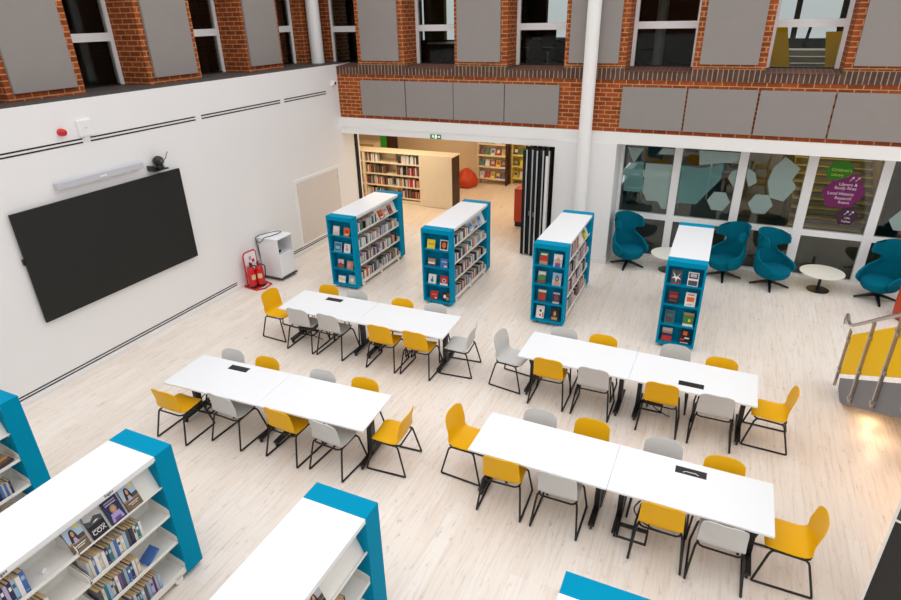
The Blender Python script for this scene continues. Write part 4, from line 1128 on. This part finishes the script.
# bean bag, orange block seat, green and brown panels over the shelving
M = MB()
prof = [(0, 0), (.3, 0), (.36, .06), (.39, .16), (.38, .26), (.33, .36), (.25, .46), (.16, .54), (.08, .585), (.05, .61), (0, .615)]
M.lathe(prof, ORANGE, (0, 0, 0), 28)
for v in M.bm.verts:
    a = math.atan2(v.co.y, v.co.x); k = 1+.05*math.sin(a*5+v.co.z*6)
    v.co.x *= k; v.co.y *= k
t = thing('bean_bag', 'orange bean bag chair on the floor of the library beyond', 'bean bag', (-7.85, 18.4, 0))
M.build('bag', t, sharp=80)
m = MB()
for k in range(6):
    a = k*PI/3+.2
    m.tube([(r*math.cos(a), r*math.sin(a), z) for r, z in ((.33, .375), (.255, .475), (.16, .555), (.06, .618))], .006, mat('dark_orange_piping', (170, 52, 14), .6), n=6)
m.build('piping', t)
t = thing('reception_desk', 'orange block desk with black plinth inside the library opening', 'desk', (-4.45, 15.3, 0))
MB().box(-.52, .5, -.38, .5, .14, 1.05, ORANGE, .01).build('body', t)
MB().box(-.5, .48, -.36, .48, 0, .14, BLACKPLAS).build('plinth', t)
t = thing('display_screen_divider', 'green and dark brown panel standing behind the cream shelving', 'divider', (-10.1, 17.5, 0))
MB().box(-.5, -.26, 0, .05, 0, 1.9, GREEN).build('green_panel', t)
MB().box(-.26, .14, 0, .05, 0, 1.9, DARKBROWN).build('brown_panel', t)
t = thing('cream_box_unit', 'cream cube unit left of the green panel behind shelving', 'cabinet', (-11.1, 17.3, 0))
MB().box(-.4, .38, 0, .5, 0, 1.45, CREAM, .01).build('carcass', t)
MB().box(-.36, .34, -.015, 0, 1.0, 1.42, WOOD).build('front_panel', t)

# ------------------------------------------------------------------ study room behind the glass screen
t = thing('study_table', 'white study table seen through the left glass panes', 'table', (-2.1, 19.2, 0))
MB().box(-.9, .9, -.4, .4, .71, .74, WHITELAM).build('tabletop', t)
for sx in (-1, 1):
    for sy in (-1, 1):
        MB().tube([(sx*.82, sy*.34, 0), (sx*.82, sy*.34, .71)], .02, SILVERDULL).build('leg', t)
def study_chair(x, y, rz, lab):
    t = thing('study_chair', lab, 'chair', (x, y, 0), rz, 'chairs in the study room')
    m = GREYCH
    MB().box(-.21, .21, -.2, .2, .43, .455, m, .01).build('seat', t)
    MB().box(-.2, .2, -.23, -.205, .52, .84, m, .01).build('backrest', t)
    for sx in (-1, 1):
        for sy in (-1, 1):
            MB().tube([(sx*.19, sy*.18, .43), (sx*.21, sy*.21, 0)], .012, SILVERDULL).build('leg', t)
        MB().tube([(sx*.17, -.2, .43), (sx*.17, -.215, .6)], .011, SILVERDULL).build('back_support', t)
study_chair(-2.3, 18.45, 0, 'grey chair tucked at the study table behind the leftmost pane')
study_chair(-1.25, 18.4, .2, 'grey chair behind the second glass pane from left')
# staircase in the study zone behind the signed pane
t = thing('staircase', 'dim indoor staircase climbing behind the pane with the purple sign', 'staircase', (2.75, 17.2, 0))
for k in range(11):
    MB().box(-.95, .95, k*.28, k*.28+.3, .165*k, .165*(k+1), mat('olive_stair_carpet', (120, 112, 84), .9), .004).build('step', t)
for k in range(11):
    MB().box(-.95, .95, k*.28-.006, k*.28+.02, .165*(k+1)-.03, .165*(k+1)+.004, mat('brass_nosing', (226, 206, 120), .45)).build('nosing', t)
MB().prism([(-.1, 0), (3.2, 1.9), (3.2, 2.6), (-.1, .9)], .97, 1.0, mat('ochre_panel', (150, 122, 40), .6), 'x').build('balustrade', t)
MB().prism([(-.1, 0), (3.2, 1.9), (3.2, 2.6), (-.1, .9)], -1.0, -.97, mat('ochre_panel', (150, 122, 40), .6), 'x').build('balustrade', t)
struct(MB().box(.55, 1.7, 18.2, 18.4, 0, 2.78, mat('ochre_wall', (170, 144, 84), .8)).build('wall_study_ochre'))
t = thing('study_shelf', 'small white framed shelf seen through the third pane', 'shelf', (.1, 19.5, 0))
MB().box(-.4, .4, 0, .3, 1.15, 1.2, WHITELAM).build('shelf_board', t); MB().box(-.4, .4, 0, .3, .7, .74, WOOD).build('shelf_board', t)
for sx in (-1, 1):
    MB().box(sx*.4-.02, sx*.4+.02, 0, .3, 0, 1.2, WHITEMET).build('side_panel', t)

# sign films on the fourth pane
def sign(name, pts, mt, label):
    o = vinyl(name, pts, mt, y=YG+.0105); o.parent = None; tag(o, label, 'sign', 'coloured hexagon signs'); return o
gs = sign('window_sign', [(1.905, 2.32), (2.03, 2.5), (2.27, 2.52), (2.39, 2.37), (2.31, 2.2), (2.06, 2.12), (1.95, 2.2)], GREENVIN, 'green hexagon sign for the library on the glass screen')
ps = sign('window_sign', [(1.93, 1.9), (2.08, 2.11), (2.31, 2.19), (2.37, 2.26), (2.52, 2.26), (2.69, 1.9), (2.5, 1.6), (2.08, 1.58)], PURPLEVIN, 'large purple hexagon direction sign with white lettering on the glass')
ds = sign('window_sign', [(2.27, 1.4), (2.37, 1.585), (2.58, 1.585), (2.68, 1.43), (2.58, 1.24), (2.36, 1.24)], PLUMVIN, 'small dark plum hexagon sign under the purple one')
def st(body, size, x, z, par, m=TEXTWHITE, al='RIGHT'):
    return text_mesh(body, size, m, par, (x, YG+.009, z), (PI/2, 0, 0), al if False else 'lettering', al)
st("Children's", .085, 2.36, 2.31, gs, TEXTYEL); st('Library', .075, 2.24, 2.215, gs, GREEN if False else TEXTYEL)
st('Library &', .085, 2.52, 2.03, ps); st('Study Area', .085, 2.52, 1.955, ps); st('Local History', .085, 2.5, 1.84, ps); st('Research', .08, 2.48, 1.75, ps); st('Room', .08, 2.46, 1.665, ps)
st('Lifts', .06, 2.55, 1.36, ds); st('Toilets', .06, 2.57, 1.285, ds)
def arrow(par, x, z, s):
    m = MB(); y = YG+.009
    for dx in (0, .1*s/.1):
        m.poly([(x+dx, y, z), (x+dx+.012, y, z), (x+dx+.07, y, z+.075), (x+dx+.06, y, z+.08)], TEXTWHITE)
        m.poly([(x+dx+.03, y, z+.08), (x+dx+.075, y, z+.09), (x+dx+.072, y, z+.045)], TEXTWHITE)
    m.build('arrow_mark', par)
arrow(ps, 2.36, 2.13, .1); arrow(ds, 2.42, 1.44, .09)

# ------------------------------------------------------------------ upstairs rooms seen through the windows
def office_chair(x, y, rz, lab):
    t = thing('office_chair', lab, 'chair', (x, y, 3.9), rz, 'dark chairs in the upstairs office')
    MB().lathe([(0, .44), (.22, .44), (.24, .48), (.2, .52), (0, .52)], BLACKPLAS, (0, 0, 0), 20).build('seat', t)
    MB().box(-.2, .2, -.26, -.22, .6, 1.0, BLACKFELT, .02).build('backrest', t)
    MB().tube([(0, 0, .08), (0, 0, .44)], .025, SILVERDULL).build('column', t)
    m = MB()
    for k in range(5):
        a = 2*PI*k/5; m.tube([(0, 0, .1), (.28*math.cos(a), .28*math.sin(a), .05)], .018, SILVERDULL)
    m.build('star_base', t)
def office_desk(x, y, w, lab, cat='desk', top=WHITELAM):
    t = thing('office_desk', lab, cat, (x, y, 3.9), 0, 'desks upstairs')
    MB().box(-w/2, w/2, -.35, .35, .7, .73, top).build('desktop', t)
    for sx in (-1, 1):
        MB().box(sx*(w/2-.06)-.03, sx*(w/2-.06)+.03, -.3, .3, 0, .7, BLACK).build('leg', t)
office_desk(-7.1, 15.7, 1.1, 'white desk upstairs behind the second back window')
office_desk(-5.2, 18.4, 2.2, 'desk upstairs behind the third back window', top=WOOD)
office_chair(-5.8, 17.6, 2.6, 'black office chair upstairs behind the third back window, left one')
office_chair(-4.9, 17.3, 3.4, 'black office chair upstairs behind the third back window, right one')
t = thing('stool', 'dark slim chair upstairs behind the fourth back window', 'chair', (-2.3, 17.6, 3.9), .4)
MB().box(-.2, .2, -.2, .2, .44, .47, DARKBROWN).build('seat', t); MB().box(-.2, .2, -.22, -.19, .5, .9, DARKBROWN, .01).build('backrest', t)
for sx in (-1, 1):
    for sy in (-1, 1):
        MB().tube([(sx*.18, sy*.18, .44), (sx*.2, sy*.22, 0)], .012, BLACK).build('leg', t)
struct(MB().lathe([(.13, 3.9), (.13, ZT)], WHITEBEAM, (-1.95, 17.0, 0), 24).build('wall_upper_column'))
# steps with yellow sides behind the right hand window
t = thing('upper_steps', 'short flight of grey steps with yellow sides behind the right window', 'steps', (1.27, 16.0, 3.9))
for k in range(4):
    MB().box(-.55, .6, k*.35, 1.9, k*.12, k*.12+.12, mat('grey_step_carpet', (150, 146, 140), .9), .004).build('step', t)
MB().prism([(-.95, -.0), (-.25, 0), (-.52, 1.1), (-.95, 1.1)], -.75, -.735, YELLOWGL, 'y').build('side_panel', t)
MB().prism([(.45, .1), (.62, .1), (.7, .9), (.3, .9)], .2, .215, YELLOWGL, 'y').build('side_panel', t)
t = thing('tall_side_table', 'dark slim table at the top of the upstairs steps', 'table', (1.75, 18.6, 3.9))
MB().box(-.4, .4, -.25, .25, .95, .98, BLACK).build('tabletop', t)
for sx in (-1, 1):
    for sy in (-1, 1):
        MB().tube([(sx*.3, sy*.2, .95), (sx*.42, sy*.24, 0)], .02, BLACK).build('leg', t)

# ------------------------------------------------------------------ staircase at the right
SX = 2.15; SLP = .572
def stz(y): return .19+(9.36-y)*SLP
t = thing('main_staircase', 'grey staircase with yellow balustrade rising from the floor at right', 'staircase', (0, 0, 0))
def stringer(x):
    y2 = 3.4
    MB().prism([(9.36, .19), (9.28, .05), (9.0, 0.0), (8.82, .07), (y2, .07+(8.82-y2)*SLP), (y2, stz(y2))], x, x+.06, STAIRGREY, 'x').build('stringer', t)
stringer(SX); stringer(SX+1.5)
k = 0
y = 9.3
while y > 3.6:
    z = stz(y)-.1
    MB().box(SX+.06, SX+1.5, y-.3, y+.01, max(0, z-.03), z+.02, TREAD).box(SX+.06, SX+1.5, y-.005, y+.01, max(0, z-.165), z-.03, STAIRGREY).build('step', t)
    y -= .29
y2 = 3.4
MB().prism([(8.7, .145), (y2, .145+(8.7-y2)*SLP), (y2, .17+(8.7-y2)*SLP), (8.7, .17)], SX+.06, SX+1.5, STAIRGREY, 'x').build('soffit', t)
py = [9.46, 8.45, 7.5, 6.5, 5.5, 4.5]
for p in py:
    zb = max(0.0, stz(p)-.37); zt = stz(p)+.87
    if p == 9.46: zb, zt = 0., .95
    m = MB().box(SX-.04, SX-.002, p-.023, p+.023, zb, zt, SILVER, .004)
    po = m.build('post', t)
    if p < 9.3:
        MB().lathe([(0, -.06), (.03, -.06), (.03, 0), (0, 0)], SILVER, (SX, p-.015, zb+.07), 14, 'x').build('fixing', po)
    MB().tube([(SX-.03, p, zt), (SX-.03, p, zt+.035)], .01, SILVER).build('rail_stem', po)
    for f in (.14, .66):
        for q in (-1, 1):
            MB().box(SX-.035, SX+.02, p+q*.05-.03, p+q*.05+.03, stz(p)+f-.02, stz(p)+f+.02, SILVER, .004).build('clamp', po)
for a, b in zip([9.44]+py[1:], py[1:]):
    ya, yb_ = (a-.05, b+.06)
    MB().prism([(ya, stz(ya)+.07), (yb_, stz(yb_)+.07), (yb_, stz(yb_)+.75), (ya, stz(ya)+.75)], SX-.01, SX+.004, YELLOWGL, 'x').build('yellow_panel', t)
rail = [(SX-.03, 9.86, .86), (SX-.03, 9.9, .95), (SX-.03, 9.86, 1.03), (SX-.03, 9.76, 1.02), (SX-.03, 9.6, 1.0)]+[(SX-.03, p, stz(p)+.9) for p in (9.3, 8, 6, 3.5)]
MB().tube(smooth_pts(rail, 5), .024, SILVER, n=10).build('handrail', t)

# dark glazed screen with white frame, bottom right
t = thing('glazed_display_case', 'tall dark glazed case with thin white frame at bottom right', 'display case', (1.805, 4.93, 0), math.radians(-24))
MB().box(0, .022, -.03, 0, 0, 2.1, WHITEMET).box(.022, 1.3, -.026, -.006, 1.36, 1.382, WHITEMET).build('frame', t)
MB().box(.022, 1.3, -.02, -.01, 1.382, 2.1, mat('dark_grey_panel', (62, 62, 62), .3)).build('upper_panel', t)
MB().box(.022, 1.3, -.02, -.01, 0, 1.36, mat('black_gloss_panel', (12, 12, 12), .12)).build('lower_panel', t)
MB().box(.022, 1.3, -.01, 0, 0, 2.1, BLACK).build('backing', t)

# ------------------------------------------------------------------ camera
cam = bpy.data.cameras.new('camera'); co = bpy.data.objects.new('camera', cam); COL.objects.link(co); S.camera = co
cam.sensor_fit = 'HORIZONTAL'; cam.sensor_width = 36; cam.lens = 594.336/901*36; cam.clip_start = .05; cam.clip_end = 200
yaw, pitch, roll = .434938140, .446893472, .0217545569
cy, sy, cp, sp = math.cos(yaw), math.sin(yaw), math.cos(pitch), math.sin(pitch)
fwd = Vector((-sy*cp, cy*cp, -sp)); right = Vector((cy, sy, 0)); down = fwd.cross(right)
r_ = math.cos(roll)*right+math.sin(roll)*down; d_ = -math.sin(roll)*right+math.cos(roll)*down
M3 = Matrix((r_, -d_, -fwd)).transposed()
co.matrix_world = Matrix.Translation((0, 0, 5.28)) @ M3.to_4x4()

# ------------------------------------------------------------------ light: overcast daylight through the atrium roof, lamps in the side rooms, plus added fill lights
w = bpy.data.worlds.new('overcast_sky'); S.world = w; w.use_nodes = True
nt = w.node_tree; bg = nt.nodes['Background']
tc = nd(nt, 'ShaderNodeTexCoord'); sx_ = nd(nt, 'ShaderNodeSeparateXYZ'); nt.links.new(tc.outputs['Generated'], sx_.inputs['Vector'])
rp = nd(nt, 'ShaderNodeValToRGB'); e = rp.color_ramp.elements
e[0].position = 0.; e[0].color = (.50, .51, .53, 1); e[1].position = .9; e[1].color = (1.32, 1.32, 1.33, 1)
nt.links.new(sx_.outputs['Z'], rp.inputs['Fac']); nt.links.new(rp.outputs['Color'], bg.inputs['Color'])
bg.inputs['Strength'].default_value = 1.3

def area(name, loc, size, power, col, rot=(0, 0, 0), sy_=None):
    l = bpy.data.lights.new(name, 'AREA'); l.energy = power; l.color = lin(col); l.shape = 'RECTANGLE'; l.size = size; l.size_y = sy_ or size
    o = bpy.data.objects.new(name, l); COL.objects.link(o); o.location = loc; o.rotation_euler = rot; return o
def point(name, loc, power, col, r=.08):
    l = bpy.data.lights.new(name, 'POINT'); l.energy = power; l.color = lin(col); l.shadow_soft_size = r
    o = bpy.data.objects.new(name, l); COL.objects.link(o); o.location = loc; return o
area('library_room_light', (-9.0, 14.8, 2.7), 3.0, 52, (255, 236, 206), sy_=1.)  # fill added near the opening to brighten the cream shelving front
area('library_room_light', (-9.0, 17.4, 2.7), 2.0, 26, (255, 222, 180), sy_=2.)
area('library_room_light', (-5.6, 17.0, 2.7), 2.0, 50, (255, 232, 200), sy_=3)
area('study_ceiling_lamp', (-1.6, 18.6, 2.7), 1.4, 26, (220, 240, 235))
area('study_ceiling_lamp', (2.4, 18.2, 2.7), 1.0, 22, (255, 226, 150))
point('stair_underlight', (2.47, 8.6, .13), 1.5, (255, 214, 160), .03)
point('stair_underlight', (2.5, 8.2, .28), 4, (255, 218, 176), .08)
area('upstairs_fill_light', (1.2, 17.2, 6.5), 1.2, 60, (255, 250, 240))  # unseen fill added to brighten the steps behind the right window
point('stair_underlight', (2.75, 7.1, .88), 22, (255, 212, 165), .2)

vs = S.view_settings; vs.view_transform = 'Standard'; vs.look = 'None'; vs.exposure = 0.0; vs.gamma = 1.0; vs.use_curve_mapping = False
